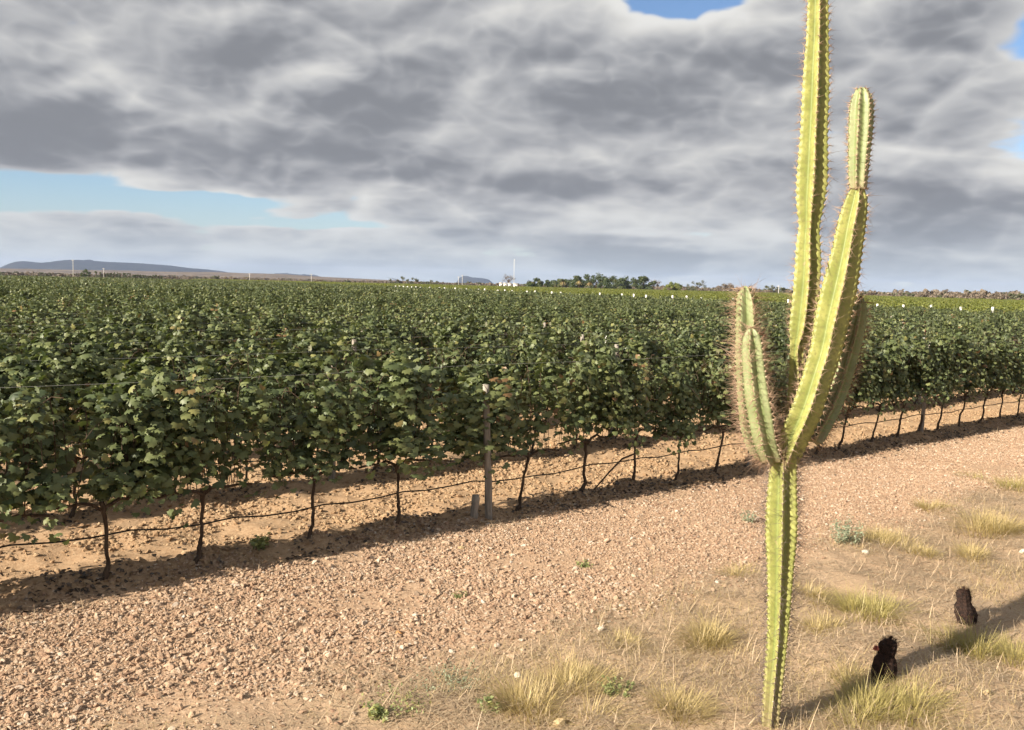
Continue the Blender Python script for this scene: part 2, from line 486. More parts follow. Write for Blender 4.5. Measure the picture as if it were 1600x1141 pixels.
def vine_foliage(name, seed, length=1.0, shoots=27, step=0.048, mat=M_VINE, size=(0.050, 0.090), lite=False, zfac=1.0, sparse=0.0):
    r = np.random.default_rng(seed)
    P, T, N, S, C = [], [], [], [], []
    ncol = max(4, int(round(4.0 * length)))
    cols = (np.linspace(-0.5, 0.5, ncol, endpoint=False) + 0.5 / ncol + r.normal(0, 0.05, ncol)) * length
    for k in range(shoots):
        x0 = (r.choice(cols) + r.normal(0, 0.036)) if r.random() < 0.88 else r.uniform(-0.52, 0.52) * length
        side = r.choice([-1, 1])
        hang = math.sin(x0 * 9.0 + seed * 1.7 + side) > -0.25
        kind = r.random()
        p0 = np.array([x0, r.normal(0, 0.05), 0.70])
        top = r.uniform(1.5, 2.0)
        if kind < 0.30:      # upright
            p1 = np.array([x0 + r.normal(0, .08), side * r.uniform(0, .12), 1.3]); p2 = np.array([x0 + r.normal(0, .15), side * r.uniform(0.0, .25), top + r.uniform(-.05, .12) + .25 * (r.random() < .15)])
        elif kind < 0.80:    # arches over the top wire and hangs
            p1 = np.array([x0 + r.normal(0, .10), side * r.uniform(.08, .25), top * 2 - 0.95]); p2 = np.array([x0 + r.normal(0, .22), side * r.uniform(.20, .46), r.uniform(.46, 1.0) if hang else r.uniform(.8, 1.4)])
        else:                # low sprawl
            p1 = np.array([x0 + r.normal(0, .12), side * r.uniform(.2, .4), 1.25]); p2 = np.array([x0 + r.normal(0, .2), side * r.uniform(.25, .5), r.uniform(.48, .85)])
        L = np.linalg.norm(p1 - p0) + np.linalg.norm(p2 - p1)
        m = int(L / step)
        t = np.linspace(0.08, 1, m)[:, None] + r.normal(0, 0.01, (m, 1))
        pos = (1 - t) ** 2 * p0 + 2 * t * (1 - t) * p1 + t ** 2 * p2
        ph = r.uniform(0, 6.28) + np.arange(m) * 2.4
        off = np.stack([np.cos(ph), np.sin(ph), r.uniform(-.3, .5, m)], -1) * r.uniform(0.03, 0.12, (m, 1))
        pos = pos + off
        outw = np.stack([np.zeros(m), np.sign(pos[:, 1]) * (0.35 + np.abs(pos[:, 1])), np.zeros(m)], -1)
        nr = unit(outw * 0.9 + np.array([0, 0, 0.55]) + r.normal(0, 0.45, (m, 3)) + off * 3)
        tp = unit(outw * 0.5 + np.array([0, 0, -0.75]) + r.normal(0, 0.5, (m, 3)))
        P.append(pos); N.append(nr); T.append(tp)
        S.append(r.uniform(size[0], size[1], m) * (1.08 - 0.35 * t[:, 0]))
        young = np.clip(t[:, 0], 0, 1) * 0.28  # young shoot ends are lighter, tint raised further so canopy tops look sunlit
        C.append(np.clip(0.35 + young + r.normal(0, 0.15, m) + r.normal(0, .05), 0, 1) * (r.random(m) > 0.03) + (r.random(m) < 0.006) * 0.5)
    P, T, N, S, C = map(np.concatenate, (P, T, N, S, C))
    P[:, 2] = 0.70 + (P[:, 2] - 0.70) * 0.94 * zfac
    ok = P[:, 2] > 0.42
    if sparse: ok &= r.random(len(P)) > sparse
    P, T, N, S, C = P[ok], T[ok], N[ok], S[ok], np.clip(C[ok], 0, 1)
    return leaves_mesh(name, P, T, N, S, C, mat, LITE_V if lite else LEAF_V, LITE_F if lite else LEAF_F)

FOL = [vine_foliage('vine_foliage', 100 + i, shoots=25 + (i % 4) * 3) for i in range(9)]
FOL_THIN = [vine_foliage('vine_foliage', 150 + i, shoots=15 + i) for i in range(3)]

def trunk_mesh(seed, bend=None):
    r = np.random.default_rng(seed)
    lean = r.normal(0.06, 0.06) if bend is None else bend
    z = np.array([-0.10, 0.0, 0.06, 0.14, 0.26, 0.40, 0.54, 0.66, 0.72])
    kx = r.uniform(0.02, 0.07)
    x = np.array([-.02, 0, kx * .6, kx, kx + lean * .3, kx + lean * .55, kx + lean * .8, kx + lean, kx + lean * 1.25]) + r.normal(0, .010, 9)
    y = r.normal(0, 0.012, 9); y[0] = y[1] = 0
    x -= 0
    rad = np.array([0.034, 0.030, 0.024, 0.020, 0.017, 0.0165, 0.017, 0.021, 0.024]) * r.uniform(0.8, 1.2) * (1 + r.normal(0, .06, 9))
    mb = MB()
    fine = np.linspace(0, 8, 25)
    mb.tube(np.stack([np.interp(fine, range(9), a) for a in (x, y, z)], -1) + r.normal(0, .003, (25, 3)), np.interp(fine, range(9), rad) * (1 + r.normal(0, .05, 25)), 7)
    return mb.mesh('trunk', M_BARK), x[-1]
def cordon_mesh(seed, hx=0.1):
    r = np.random.default_rng(seed); mb = MB()
    for sg in (-1, 1):
        xs = hx + sg * np.linspace(0, 0.5, 7)
        z = np.array([.66, .71, .73, .72, .72, .71, .71]) + r.normal(0, .010, 7)
        mb.tube(np.stack([xs, r.normal(0, .012, 7), z], -1), np.linspace(.018, .011, 7), 6)
    for k in range(16):                      # canes that carry the leaves
        x0 = r.uniform(-.5, .5); sd = r.choice([-1, 1])
        t = np.linspace(0, 1, 7)[:, None]
        p0 = np.array([x0, 0, .72]); p1 = np.array([x0 + r.normal(0, .1), sd * .12, 1.9]); p2 = np.array([x0 + r.normal(0, .15), sd * r.uniform(.15, .35), r.uniform(1.2, 1.8)])
        mb.tube((1 - t) ** 2 * p0 + 2 * t * (1 - t) * p1 + t ** 2 * p2, 0.004, 4, False)
    return mb.mesh('cordon', M_BARK)
TRUNKS = [trunk_mesh(300 + i)[0] for i in range(6)]
CORDONS = [cordon_mesh(330 + i, 0.11) for i in range(4)]

# ================================================================== the front rows: every vine a thing of its own
def in_view(p, mar=1.2):
    return p.y > 2 and abs(p.x + 0.0) < 0.585 * p.y + mar
row0_s = [-5.9, -4.9, -3.95, -2.95, -2.0, -0.98, 0.01, 0.87, 2.06, 3.12, 4.91, 5.99, 6.97, 7.89, 8.78, 9.72, 10.65, 11.52, 12.24, 13.30, 14.23, 15.02, 15.85, 16.75, 17.75, 18.65, 19.6]
row0_s += [19.6 + 0.98 * i for i in range(1, 43)]
cand, pos_all = [], []
for row in range(0, 130):
    end = row_end(row)
    smin = -6 - row * 2.4
    ss = row0_s if row == 0 else list(np.arange(smin, end, VINE_GAP) + rng.normal(0, .05, len(np.arange(smin, end, VINE_GAP))))
    for k, s in enumerate(ss):
        p = row_pt(row, s)
        if s > end - 0.6 or not in_view(p, 3.0) or p.y > 330: continue
        pos_all.append((row, s, p))
vis = sorted([q for q in pos_all if abs(q[2].x) < 0.571 * q[2].y or (q[0] == 0 and in_view(q[2], 0.6))], key=lambda q: q[2].length)
chosen = vis[:300]
chosen_ids = {(q[0], q[1]) for q in chosen}
ORD = ['front', 'second', 'third', 'fourth', 'fifth', 'sixth', 'seventh', 'eighth', 'ninth', 'tenth', 'eleventh', 'twelfth', 'thirteenth', 'fourteenth', 'fifteenth']
NUM = ['first', 'second', 'third', 'fourth', 'fifth', 'sixth', 'seventh', 'eighth', 'ninth', 'tenth']
# how each vine of the front row stands out
FRONT = {-0.98: 'grapevine cut by the left edge of the picture, front row', 0.01: 'front row grapevine whose bare trunk bows left, farthest left trunk seen',
         0.87: 'front row grapevine with thin straight trunk, second trunk from the left edge', 2.06: 'front row grapevine with slim trunk kinked at its foot, third from the left',
         3.12: 'front row grapevine with hooked trunk top, just left of the wooden stub', 4.91: 'front row grapevine with S-shaped trunk just right of the pale wooden post',
         5.99: 'front row grapevine with stout trunk, second to the right of the pale wooden post', 6.97: 'front row grapevine beside the broken cane slanting down to the soil',
         7.89: 'front row grapevine third to the left of the tall cactus', 8.78: 'front row grapevine with slanting trunk second to the left of the tall cactus',
         9.72: 'front row grapevine directly behind the left arms of the tall cactus', 10.65: 'front row grapevine hidden behind the trunk of the tall cactus',
         11.52: 'front row grapevine with trunk just right of the tall cactus', 12.24: 'front row grapevine with slanting trunk, second right of the tall cactus',
         13.30: 'front row grapevine with slanting trunk, third right of the tall cactus', 14.23: 'front row grapevine just left of the grey post right of the cactus',
         15.02: 'front row grapevine leaning against the grey post right of the cactus', 15.85: 'front row grapevine just right of the grey post right of the cactus',
         16.75: 'front row grapevine with bowed trunk, second right of that grey post', 17.75: 'front row grapevine with strongly bowed trunk, third right of that grey post',
         18.65: 'front row grapevine with bowed trunk, second left of the post at right edge', 19.6: 'front row grapevine next to the post at the right edge'}
BENDS = {0.01: -0.05, 0.87: 0.03, 2.06: 0.02, 3.12: -0.02, 4.91: 0.07, 5.99: 0.03, 6.97: 0.03, 7.89: 0.05, 8.78: 0.14, 11.52: .12, 12.24: .17, 13.3: .18, 14.23: .17, 15.02: .18, 15.85: .17, 16.75: .18, 17.75: .17, 18.65: .14}
TENS = {20: 'twentieth', 30: 'thirtieth', 40: 'fortieth', 50: 'fiftieth'}
def nth(k):
    if k <= 15: return ORD[k - 1] if k > 1 else 'first'
    if k < 20: return ['sixteenth', 'seventeenth', 'eighteenth', 'nineteenth'][k - 16]
    if k in TENS: return TENS[k]
    return {2: 'twenty', 3: 'thirty', 4: 'forty', 5: 'fifty'}[k // 10] + '-' + nth(k % 10)
place = {}
for row in range(0, 20):
    inside = sorted([q for q in chosen if q[0] == row and abs(q[2].x) < 0.571 * q[2].y], key=lambda q: q[2].x / q[2].y)
    for k, q in enumerate(inside): place[(q[0], q[1])] = k + 1
FOL_OBJS = []
for q, (row, s, p) in enumerate(chosen):
    x, y = p.x, p.y
    v = empty('grapevine', (x, y, gz(x, y) - 0.01), ROW_RZ)
    flip = rng.random() < 0.5 and row > 0
    if row == 0:
        tm, hx = trunk_mesh(400 + q, BENDS.get(s)); label = FRONT.get(s)
        fs = FOL_THIN if s in (3.12, 4.91, -0.98, 0.01) and False else FOL
        if not label: label = 'green grapevine of the front row just outside the %s edge, %s from it' % (('left', nth(int(round(-s)))) if s < 0 else ('right', nth(int(round(s - 19)))))
        cm = cordon_mesh(500 + q, hx)
    else:
        tm = TRUNKS[int(rng.integers(6))]; cm = CORDONS[int(rng.integers(4))]; fs = FOL
        k_ = place.get((row, s))
        label = ('grapevine in the %s vine row, %s of its row from the left' % (ORD[row], nth(k_)) if k_
                 else 'grapevine in the %s vine row, just outside the picture' % ORD[row])
    tag(v, label, 'grapevine', 'grapevines of the %s row' % (ORD[row] if row < 15 else 'back'))
    link('trunk', tm, v)
    link('cordon', cm, v)
    f = link('foliage', fs[int(rng.integers(len(fs)))], v)
    f.rotation_euler = (0, 0, math.pi if rng.random() < .5 else 0)
    f.scale = (1.12, rng.uniform(0.80, 1.05), rng.uniform(0.92, 1.08))
    if row == 0 and s in (3.12, 4.91):
        f.location.x = 0.30 if s == 3.12 else -0.26; f.scale.x = 1.5
    tag(f, kind='stuff')
    FOL_OBJS.append(f)

# ------------------------------------------------------------------ the rest of the field: one mass, instanced
def scatter(name, pts, rot, scl, pid, protos, mat=None):
    """one object whose points carry instances of the given objects' meshes"""
    me = mesh_np(name, pts, np.zeros((0, 3), int).reshape(0, 3) if False else [], None, False,
                 {'rot': ('FLOAT_VECTOR', rot), 'scl': ('FLOAT_VECTOR', scl), 'pid': ('INT', pid)}) if False else None
    me = bpy.data.meshes.new(name)
    me.vertices.add(len(pts)); me.vertices.foreach_set('co', np.asarray(pts, np.float32).ravel())
    a = me.attributes.new('rot', 'FLOAT_VECTOR', 'POINT'); a.data.foreach_set('vector', np.asarray(rot, np.float32).ravel())
    a = me.attributes.new('scl', 'FLOAT_VECTOR', 'POINT'); a.data.foreach_set('vector', np.asarray(scl, np.float32).ravel())
    a = me.attributes.new('pid', 'INT', 'POINT'); a.data.foreach_set('value', np.asarray(pid, np.int32).ravel())
    me.update()
    o = link(name, me)
    ng = bpy.data.node_groups.new(name, 'GeometryNodeTree')
    ng.interface.new_socket('Geometry', in_out='INPUT', socket_type='NodeSocketGeometry')
    ng.interface.new_socket('Geometry', in_out='OUTPUT', socket_type='NodeSocketGeometry')
    N, L = ng.nodes, ng.links
    gi, go = N.new('NodeGroupInput'), N.new('NodeGroupOutput')
    join = N.new('GeometryNodeJoinGeometry')
    def attr(nm, typ):
        n = N.new('GeometryNodeInputNamedAttribute'); n.data_type = typ; n.inputs['Name'].default_value = nm
        return n.outputs['Attribute']
    ra, sa, pa = attr('rot', 'FLOAT_VECTOR'), attr('scl', 'FLOAT_VECTOR'), attr('pid', 'INT')
    e2r = N.new('FunctionNodeEulerToRotation'); L.new(ra, e2r.inputs[0])
    for k, pr in enumerate(protos):
        oi = N.new('GeometryNodeObjectInfo'); oi.transform_space = 'ORIGINAL'; oi.inputs['Object'].default_value = pr
        oi.inputs['As Instance'].default_value = True
        cmp_ = N.new('FunctionNodeCompare'); cmp_.data_type = 'INT'; cmp_.operation = 'EQUAL'
        ii = [i for i in cmp_.inputs if i.type == 'INT']
        L.new(pa, ii[0]); ii[1].default_value = k
        ip = N.new('GeometryNodeInstanceOnPoints')
        L.new(gi.outputs[0], ip.inputs['Points']); L.new(cmp_.outputs[0], ip.inputs['Selection'])
        L.new(oi.outputs['Geometry'], ip.inputs['Instance']); L.new(e2r.outputs[0], ip.inputs['Rotation']); L.new(sa, ip.inputs['Scale'])
        L.new(ip.outputs[0], join.inputs[0])
    L.new(join.outputs[0], go.inputs[0])
    md = o.modifiers.new('scatter', 'NODES'); md.node_group = ng
    return o

def first_of_each(objs):
    seen, outl = set(), []
    for o in objs:
        if o.data.name not in seen: seen.add(o.data.name); outl.append(o)
    return outl
PROTO = first_of_each(FOL_OBJS)
rest = [q for q in pos_all if (q[0], q[1]) not in chosen_ids]
near = [q for q in rest if q[2].y < 70]
pts = np.array([(q[2].x, q[2].y, gz(q[2].x, q[2].y)) for q in near])
n = len(pts)
rot = np.zeros((n, 3)); rot[:, 2] = ROW_RZ + np.where(rng.random(n) < .5, math.pi, 0)
scl = np.stack([np.full(n, 1.12), rng.uniform(.75, 1.0, n), rng.uniform(.88, 1.08, n)], -1)
vy = scatter('vineyard', pts, rot, scl, rng.integers(0, len(PROTO), n), PROTO)
tag(vy, 'mass of grapevine rows behind the front rows of the field', 'vineyard', kind='stuff')
# trunks of those vines
tr_objs = [c for c in bpy.data.objects if c.name.startswith('trunk')]
tp = first_of_each([c for c in tr_objs if c.data in TRUNKS])
vt = scatter('vineyard_trunks', pts, rot, np.ones((n, 3)), rng.integers(0, len(tp), n), tp)
tag(vt, 'bare trunks under the mass of grapevines behind', 'vine trunks', kind='stuff')

# coarser hedge lengths far off; one real length of each kind stands at the far headland
def seg_thing(name, mesh, loc, label, cat):
    o = link(name, mesh, loc=loc, rot=(0, 0, ROW_RZ)); tag(o, label, cat, kind='stuff'); return o
far_rows = {}
for row, s, p in rest:
    if p.y >= 70: far_rows.setdefault(row, []).append(s)
SEGL = 3.92
seg_meshes = [vine_foliage('vine_row_length', 700 + i, length=SEGL, shoots=62, step=0.115, size=(0.11, 0.17), lite=True) for i in range(5)]
seg_meshes2 = [vine_foliage('young_vine_row_length', 740 + i, length=SEGL, shoots=52, step=0.125, mat=M_VINE2, size=(0.12, 0.18), lite=True, zfac=0.97) for i in range(3)]
fp = []
for row, ss in far_rows.items():
    a, b = min(ss), max(ss)
    for s in np.arange(a, b + 0.1, SEGL): fp.append(row_pt(row, s + rng.normal(0, .1)))
fp = np.array([(p.x, p.y, 0) for p in fp]); n = len(fp)
segs = [seg_thing('vineyard', seg_meshes[i], tuple(fp[i * 7]), 'dark green vine rows in the far half of the field', 'vineyard') for i in range(5)]
def seg_scatter(name, fp, protos, label, cat):
    n = len(fp); rot = np.zeros((n, 3)); rot[:, 2] = ROW_RZ + np.where(rng.random(n) < .5, math.pi, 0)
    scl = np.stack([np.full(n, 1.08), rng.uniform(.75, 1.1, n), rng.uniform(.86, 1.08, n)], -1)
    o = scatter(name, fp, rot, scl, rng.integers(0, len(protos), n), protos); tag(o, label, cat, kind='stuff'); return o
seg_scatter('vineyard', fp, segs, 'dark green vine rows in the far half of the field', 'vineyard')
# the younger, yellow-green block beyond the headland
yp = []
for row in range(-40, 260):
    s0 = row_end(row) + 7
    for s in np.arange(s0, s0 + 560, SEGL):
        p = row_pt(row, s)
        if p.y < 40 or p.y > 620 or not in_view(p, 8) or p.x > 172: continue
        if p.y > 300 and rng.random() < 0.35: continue
        yp.append((p.x, p.y, 0))
yp = np.array(yp)
segs2 = [seg_thing('young_vineyard', seg_meshes2[i], tuple(yp[i * 11]), 'yellow-green younger vine rows beyond the white end posts', 'vineyard') for i in range(3)]
seg_scatter('young_vineyard', yp, segs2, 'yellow-green younger vine rows beyond the white end posts', 'vineyard')
print('vines', len(pos_all), 'near rest', len(near), 'far', len(fp), 'young', len(yp))

# ================================================================== posts, wires, hoses
def post_mesh(seed, h=1.75, r0=0.062, jag=0.01):
    r = np.random.default_rng(seed); mb = MB()
    z = np.concatenate([[-0.2], np.linspace(0, h, 12)])
    wob = np.cumsum(r.normal(0, .004, (13, 2)), 0)
    rad = r0 * np.linspace(1.08, 0.88, 13) * (1 + r.normal(0, .04, 13))
    mb.tube(np.column_stack([wob, z]), rad, 10)
    me = mb.mesh('post', M_POST)
    return me
POSTS = [post_mesh(i, 1.62 + 0.05 * i, 0.046) for i in range(4)]
SLIM = [post_mesh(20 + i, 1.7 + .04 * i, 0.038) for i in range(3)]
POST_LAB = {0: 'thick weathered wooden post left of the cactus in the front vine row', 2: 'grey wooden post in the front vine row right of the cactus', 3: 'grey wooden post in the front vine row at the right edge',
            1: 'wooden post in the front vine row hidden behind the cactus trunk', -1: 'wooden post in the front vine row just outside the left edge'}
for row in range(0, 14):
    kk = 0
    for k in range(-6, 12):
        s = POST_S + POST_GAP * k + (0 if row == 0 else (row * 1.7 % 5.5) - 2.2) + (0.3 if (row == 0 and k == 3) else 0)
        if row == 0 and k > 3: s = POST_S + 5.5 * k - .6
        s += 0.12 if (row == 0 and k == 0) else 0
        p = row_pt(row, s, -0.20 if (row == 0 and k == 0) else 0.0)
        if s > row_end(row) or not (abs(p.x) < 0.571 * p.y if row else in_view(p, 1.0)) or row > 5: continue
        me = POSTS[(row + k) % 4] if (row or k in (0,)) else SLIM[k % 3]
        o = link('trellis_post', me, loc=(p.x, p.y, gz(p.x, p.y)), rot=(rng.normal(0, .015), -0.035 if (row == 0 and k == 0) else rng.normal(0, .02), ROW_RZ))
        lab = POST_LAB.get(k) if row == 0 else None
        kk += abs(p.x) < 0.571 * p.y
        if not lab: lab = ('wooden post among leaves of the %s vine row, %s from the left' % (ORD[row], nth(max(kk, 1)))) if row else 'wooden trellis post in the front vine row beyond the right edge post'
        tag(o, lab, 'post', 'trellis posts of the %s vine row' % ORD[row])
# painted marker posts sticking out of the canopy
for (u, v, row, red, lab) in ((1445, 517, 1, True, 'red-tipped pale marker post standing out of the vines right of the cactus'),
                         (1594, 540, 1, True, 'red-tipped marker post standing out of the vines at the right edge'),
                         (480, 543, 2, False, 'pale post top standing out of the vines left of centre'),
                         (715, 512, 4, False, 'white post top standing out of the vines above the wooden post'),
                         (948, 527, 2, False, 'white post top standing out of the vines left of the cactus')):
    d = ray(u, v)
    # meet the vertical plane of that row
    o_ = ROW_A + ROW_N * (row * ROW_GAP); t = ROW_N.dot(o_) / ROW_N.dot(Vector((d.x, d.y, 0)))
    p = Vector((0, 0, EYE)) + d * t
    b = empty('marker_post', (p.x, p.y, 0)); tag(b, lab, 'post')
    mb = MB(); mb.tube([(0, 0, -.2), (0, 0, 1), (0, 0, p.z - .1)], .034, 8); link('post', mb.mesh('post', M_WHITE), b)
    mb = MB(); mb.tube([(0, 0, p.z - .1), (0, 0, p.z + .02), (0, 0, p.z + .03)], [.035, .034, .02], 8); link('post_tip', mb.mesh('post_tip', M_REDTOP if red else M_WHITE), b)
# the wooden stub beside the front post
q = row_pt(0, 4.10, -0.16)
mb = MB(); r_ = np.random.default_rng(5)
mb.tube(np.column_stack([r_.normal(0, .004, (7, 2)), np.linspace(-.1, .27, 7)]), [.05, .05, .048, .045, .046, .05, .042], 9)
tag(link('wooden_stub', mb.mesh('wooden_stub', M_POST), loc=(q.x, q.y, gz(q.x, q.y)), rot=(.05, .08, 0)), 'short sawn wooden stub beside the thick weathered post', 'stub')

def line_thing(name, row, z, rad, mat, label, cat, sag=0.0, s0=None, s1=None, perp=0.0, wob=0.0, seed=0, group=None):
    r = np.random.default_rng(seed + row)
    s0 = -7 - row * 2.2 if s0 is None else s0; s1 = 40 + row if s1 is None else s1
    S = np.arange(s0, s1, 0.33)
    ph = (S - POST_S) / (VINE_GAP if sag and 'hose' in name else POST_GAP)
    zz_ = z - sag * np.sin(np.pi * (ph - np.floor(ph))) + (np.interp(S, np.arange(s0 - 1, s1 + 2, 1.1), r.normal(0, wob, len(np.arange(s0 - 1, s1 + 2, 1.1)))) if wob else 0)
    P = [row_pt(row, s, perp) for s in S]
    mb = MB(); mb.tube([(p.x, p.y, zz_[i]) for i, p in enumerate(P)], rad, 5)
    return tag(link(name, mb.mesh(name, mat)), label, cat, group)
for row in range(0, 7):
    line_thing('trellis_wire', row, 1.84, 0.0013, M_WIRE, 'taut steel wire along the top of the %s vine row' % ORD[row], 'wire', 0.02, group='top wires of the vine rows')
    if row < 3:
        line_thing('trellis_wire', row, 1.30, 0.0013, M_WIRE, 'steel wire halfway up among the leaves of the %s vine row' % ORD[row], 'wire', 0.015, perp=.03, group='middle wires of the vine rows')
        line_thing('irrigation_hose', row, 0.44, 0.0085, M_HOSE, 'thin black irrigation hose hanging under the %s vine row' % ORD[row], 'hose', 0.035, wob=0.022, perp=0.03, group='irrigation hoses under the vine rows')
# broken cane slanting to the soil
mb = MB(); c0, c1, c2 = row_pt(0, 6.98, -.03), row_pt(0, 6.55, .05), row_pt(0, 6.30, .10)
mb.tube([(c0.x, c0.y, .50), ((c0.x + c1.x) / 2, (c0.y + c1.y) / 2, .44), (c1.x, c1.y, .26), (c2.x, c2.y, gz(c2.x, c2.y) - .02)], [.012, .013, .012, .009], 6)
tag(link('broken_cane', mb.mesh('broken_cane', M_BARK)), 'thin broken cane slanting from the hose down to the soil', 'cane')
# white-topped posts at the far ends of the rows
kk = 0
for row in range(61, -1, -1):
    if rng.random() < 0.25: continue
    p = row_pt(row, row_end(row))
    if abs(p.x) > 0.571 * p.y: continue
    kk += 1
    mb = MB(); hgt = rng.uniform(1.92, 2.06); wd = 0.055 + 0.0006 * p.y
    mb.tube([(0, 0, -.2), (0, 0, 1.0), (0, 0, hgt - .02), (0, 0, hgt)], [wd * .5, wd * .5, wd, wd * .9], 8)
    tag(link('row_end_post', mb.mesh('row_end_post', M_WHITE), loc=(p.x, p.y, 0)), 'small white-headed post at the far row ends, %s of them from the left' % nth(kk), 'post', 'white posts at the row ends')

# ================================================================== gravel, clods, stones
def stone_mesh(seed, mat):
    r = np.random.default_rng(seed)
    import bmesh
    bm = bmesh.new(); bmesh.ops.create_icosphere(bm, subdivisions=2 if seed % 2 else 1, radius=1.0)
    pl = unit(r.normal(0, 1, (9, 3))); pd = r.uniform(0.55, 0.85, 9)
    for v in bm.verts:
        c = np.array(v.co)
        for a, b in zip(pl, pd):                 # chip flat faces off
            k = c @ a
            if k > b: c = c - a * (k - b)
        c = c * np.array([1.0, 0.82, 0.62]) + r.normal(0, 0.015, 3)
        v.co = c
    me = bpy.data.meshes.new('stone'); bm.to_mesh(me); bm.free()
    me.materials.append(mat)
    return me
SM = [stone_mesh(i, M_STONE) for i in range(7)]
CM = [stone_mesh(20 + i, M_CLOD) for i in range(5)]
M_PALE = simple('pale_stone', (0.50, 0.42, 0.32), (0.68, 0.62, 0.54), 3, 0.85, 5, 0.4, 0.1)
M_YEL = simple('yellow_stone', (0.50, 0.36, 0.19), (0.60, 0.46, 0.27), 3, 0.85, 5, 0.4, 0.1)
M_ORG = simple('orange_stone', (0.42, 0.19, 0.07), (0.52, 0.28, 0.12), 3, 0.85, 5, 0.4, 0.1)
stones = [((872, 1136), .060, M_YEL, 'large yellowish stone at the bottom edge of the gravel'), ((624, 990), .038, M_ORG, 'orange chip of stone lying in the middle of the gravel'),
          ((706, 1018), .030, M_PALE, 'small white stone in the gravel left of the big dry tuft'), ((938, 992), .034, M_PALE, 'white stone on the verge left of the cactus'),
          ((720, 857), .045, M_YEL, 'pale stone at the edge of the vine shadow below the post'), ((808, 1057), .035, M_PALE, 'pinkish pale stone beside the big dry tuft'),
          ((492, 882), .034, M_PALE, 'white stone in the shadow under the front vines'), ((1352, 872), .05, M_PALE, 'pale flat stone in the dry grass right of the cactus'),
          ((1120, 915), .030, M_PALE, 'white pebble on the gravel just left of the cactus'), ((1597, 866), .05, M_PALE, 'white stone at the right edge among dry tufts'),
          ((1540, 1090), .04, M_YEL, 'pale stone on bare soil in the lower right corner')]
STONE_OBJS = []
for k, ((u, v), sz, mt, lab) in enumerate(stones):
    p = gp(u, v); me = SM[k % 7].copy(); me.materials.clear(); me.materials.append(mt)
    o = link('stone', me, loc=(p.x, p.y, gz(p.x, p.y) + sz * .25), rot=(rng.normal(0, .3), rng.normal(0, .3), rng.uniform(0, 6)))
    o.scale = (sz, sz, sz); tag(o, lab, 'stone')
for k in range(7):   # a few bigger pieces of the gravel itself
    u, v = [(180, 1050), (350, 1020), (120, 1110), (300, 1120), (505, 1000), (650, 930), (560, 1085)][k]
    p = gp(u, v); sz = 0.034 + .003 * (k % 3)
    o = link('stone', SM[k], loc=(p.x, p.y, gz(p.x, p.y) + sz * .3), rot=(rng.normal(0, .4), rng.normal(0, .4), rng.uniform(0, 6)))
    o.scale = (sz, sz, sz); tag(o, 'lump bigger than the gravel around it, %s' % ['left of centre low', 'below the second vine trunk', 'in the lower left corner', 'at the bottom left edge', 'below the third vine trunk', 'below the wooden stub', 'above the bright green weed'][k], 'stone', 'bigger lumps in the gravel'); STONE_OBJS.append(o)
CLOD_OBJS = []
for k in range(5):
    u, v = [(60, 890), (232, 868), (420, 838), (560, 815), (700, 790)][k]
    p = gp(u, v); sz = 0.04
    o = link('soil_clod', CM[k], loc=(p.x, p.y, gz(p.x, p.y) + sz * .2), rot=(rng.normal(0, .4), rng.normal(0, .4), rng.uniform(0, 6)))
    o.scale = (sz, sz, sz); tag(o, 'orange clod of dry soil behind the front row, %s from the left' % NUM[k], 'clod', 'soil clods under the vines'); CLOD_OBJS.append(o)

def sprinkle(density, s0, s1, p0, p1):
    n = int(density * (s1 - s0) * (p1 - p0))
    s = rng.uniform(s0, s1, n); p = rng.uniform(p0, p1, n)
    return ROW_A.x + ROW_D.x * s + ROW_N.x * p, ROW_A.y + ROW_D.y * s + ROW_N.y * p, p
xs, ys, rr = [], [], []
for dens, s0, s1, lo, hi in ((4200, -5, 4, .005, .018), (2300, 4, 12, .007, .019), (1100, 12, 24, .009, .021), (300, 24, 50, .012, .026), (420, -5, 4, .014, .036), (220, 4, 20, .014, .030)):
    x, y, p = sprinkle(dens, s0, s1, -5.2, 0.1)
    keep = np.clip(1 - np.abs(p + 1.55 + fbm(x, y, 2, 31)) / 2.1, 0.0, 1.0) * 2.2
    patch = np.clip(0.75 + 2.8 * fbm(x * 0.9, y * 0.9, 4, 37), 0.12, 1.2)
    k = rng.random(len(x)) < keep * patch
    x, y = x[k], y[k]
    xs.append(x); ys.append(y); rr.append(lo + (hi - lo) * rng.random(len(x)) ** 2.2)
x, y, r_ = map(np.concatenate, (xs, ys, rr)); n = len(x)
ok = (np.abs(x) < 0.62 * y + 0.8) & (y > 4.2)
x, y, r_ = x[ok], y[ok], r_[ok]; n = len(x)
P = np.stack([x, y, gh(x, y) + r_ * 0.22], -1)
S = r_[:, None] * rng.uniform(0.75, 1.3, (n, 3)) * np.array([1.05, 1.0, 0.72])
o = scatter('gravel', P, np.stack([rng.normal(0, .5, n), rng.normal(0, .5, n), rng.uniform(0, 6.28, n)], -1), S, rng.integers(0, 7, n), STONE_OBJS)
tag(o, 'pinkish tan gravel covering the track beside the vines', 'gravel', kind='stuff')
print('gravel', n)
xs, ys, rr = [], [], []
for dens, s0, s1, p0, p1, lo, hi in ((800, -5, 9, -.4, 2.9, .008, .046), (350, 9, 30, -.4, 2.9, .012, .046), (160, -6, 24, 2.9, 8.5, .02, .06)):
    x, y, p = sprinkle(dens, s0, s1, p0, p1)
    k = rng.random(len(x)) < np.clip(0.55 + 3.0 * fbm(x * 1.4, y * 1.4, 3, 41), 0.1, 1)
    xs.append(x[k]); ys.append(y[k]); rr.append(lo + (hi - lo) * rng.random(k.sum()) ** 3)
x, y, r_ = map(np.concatenate, (xs, ys, rr)); n = len(x)
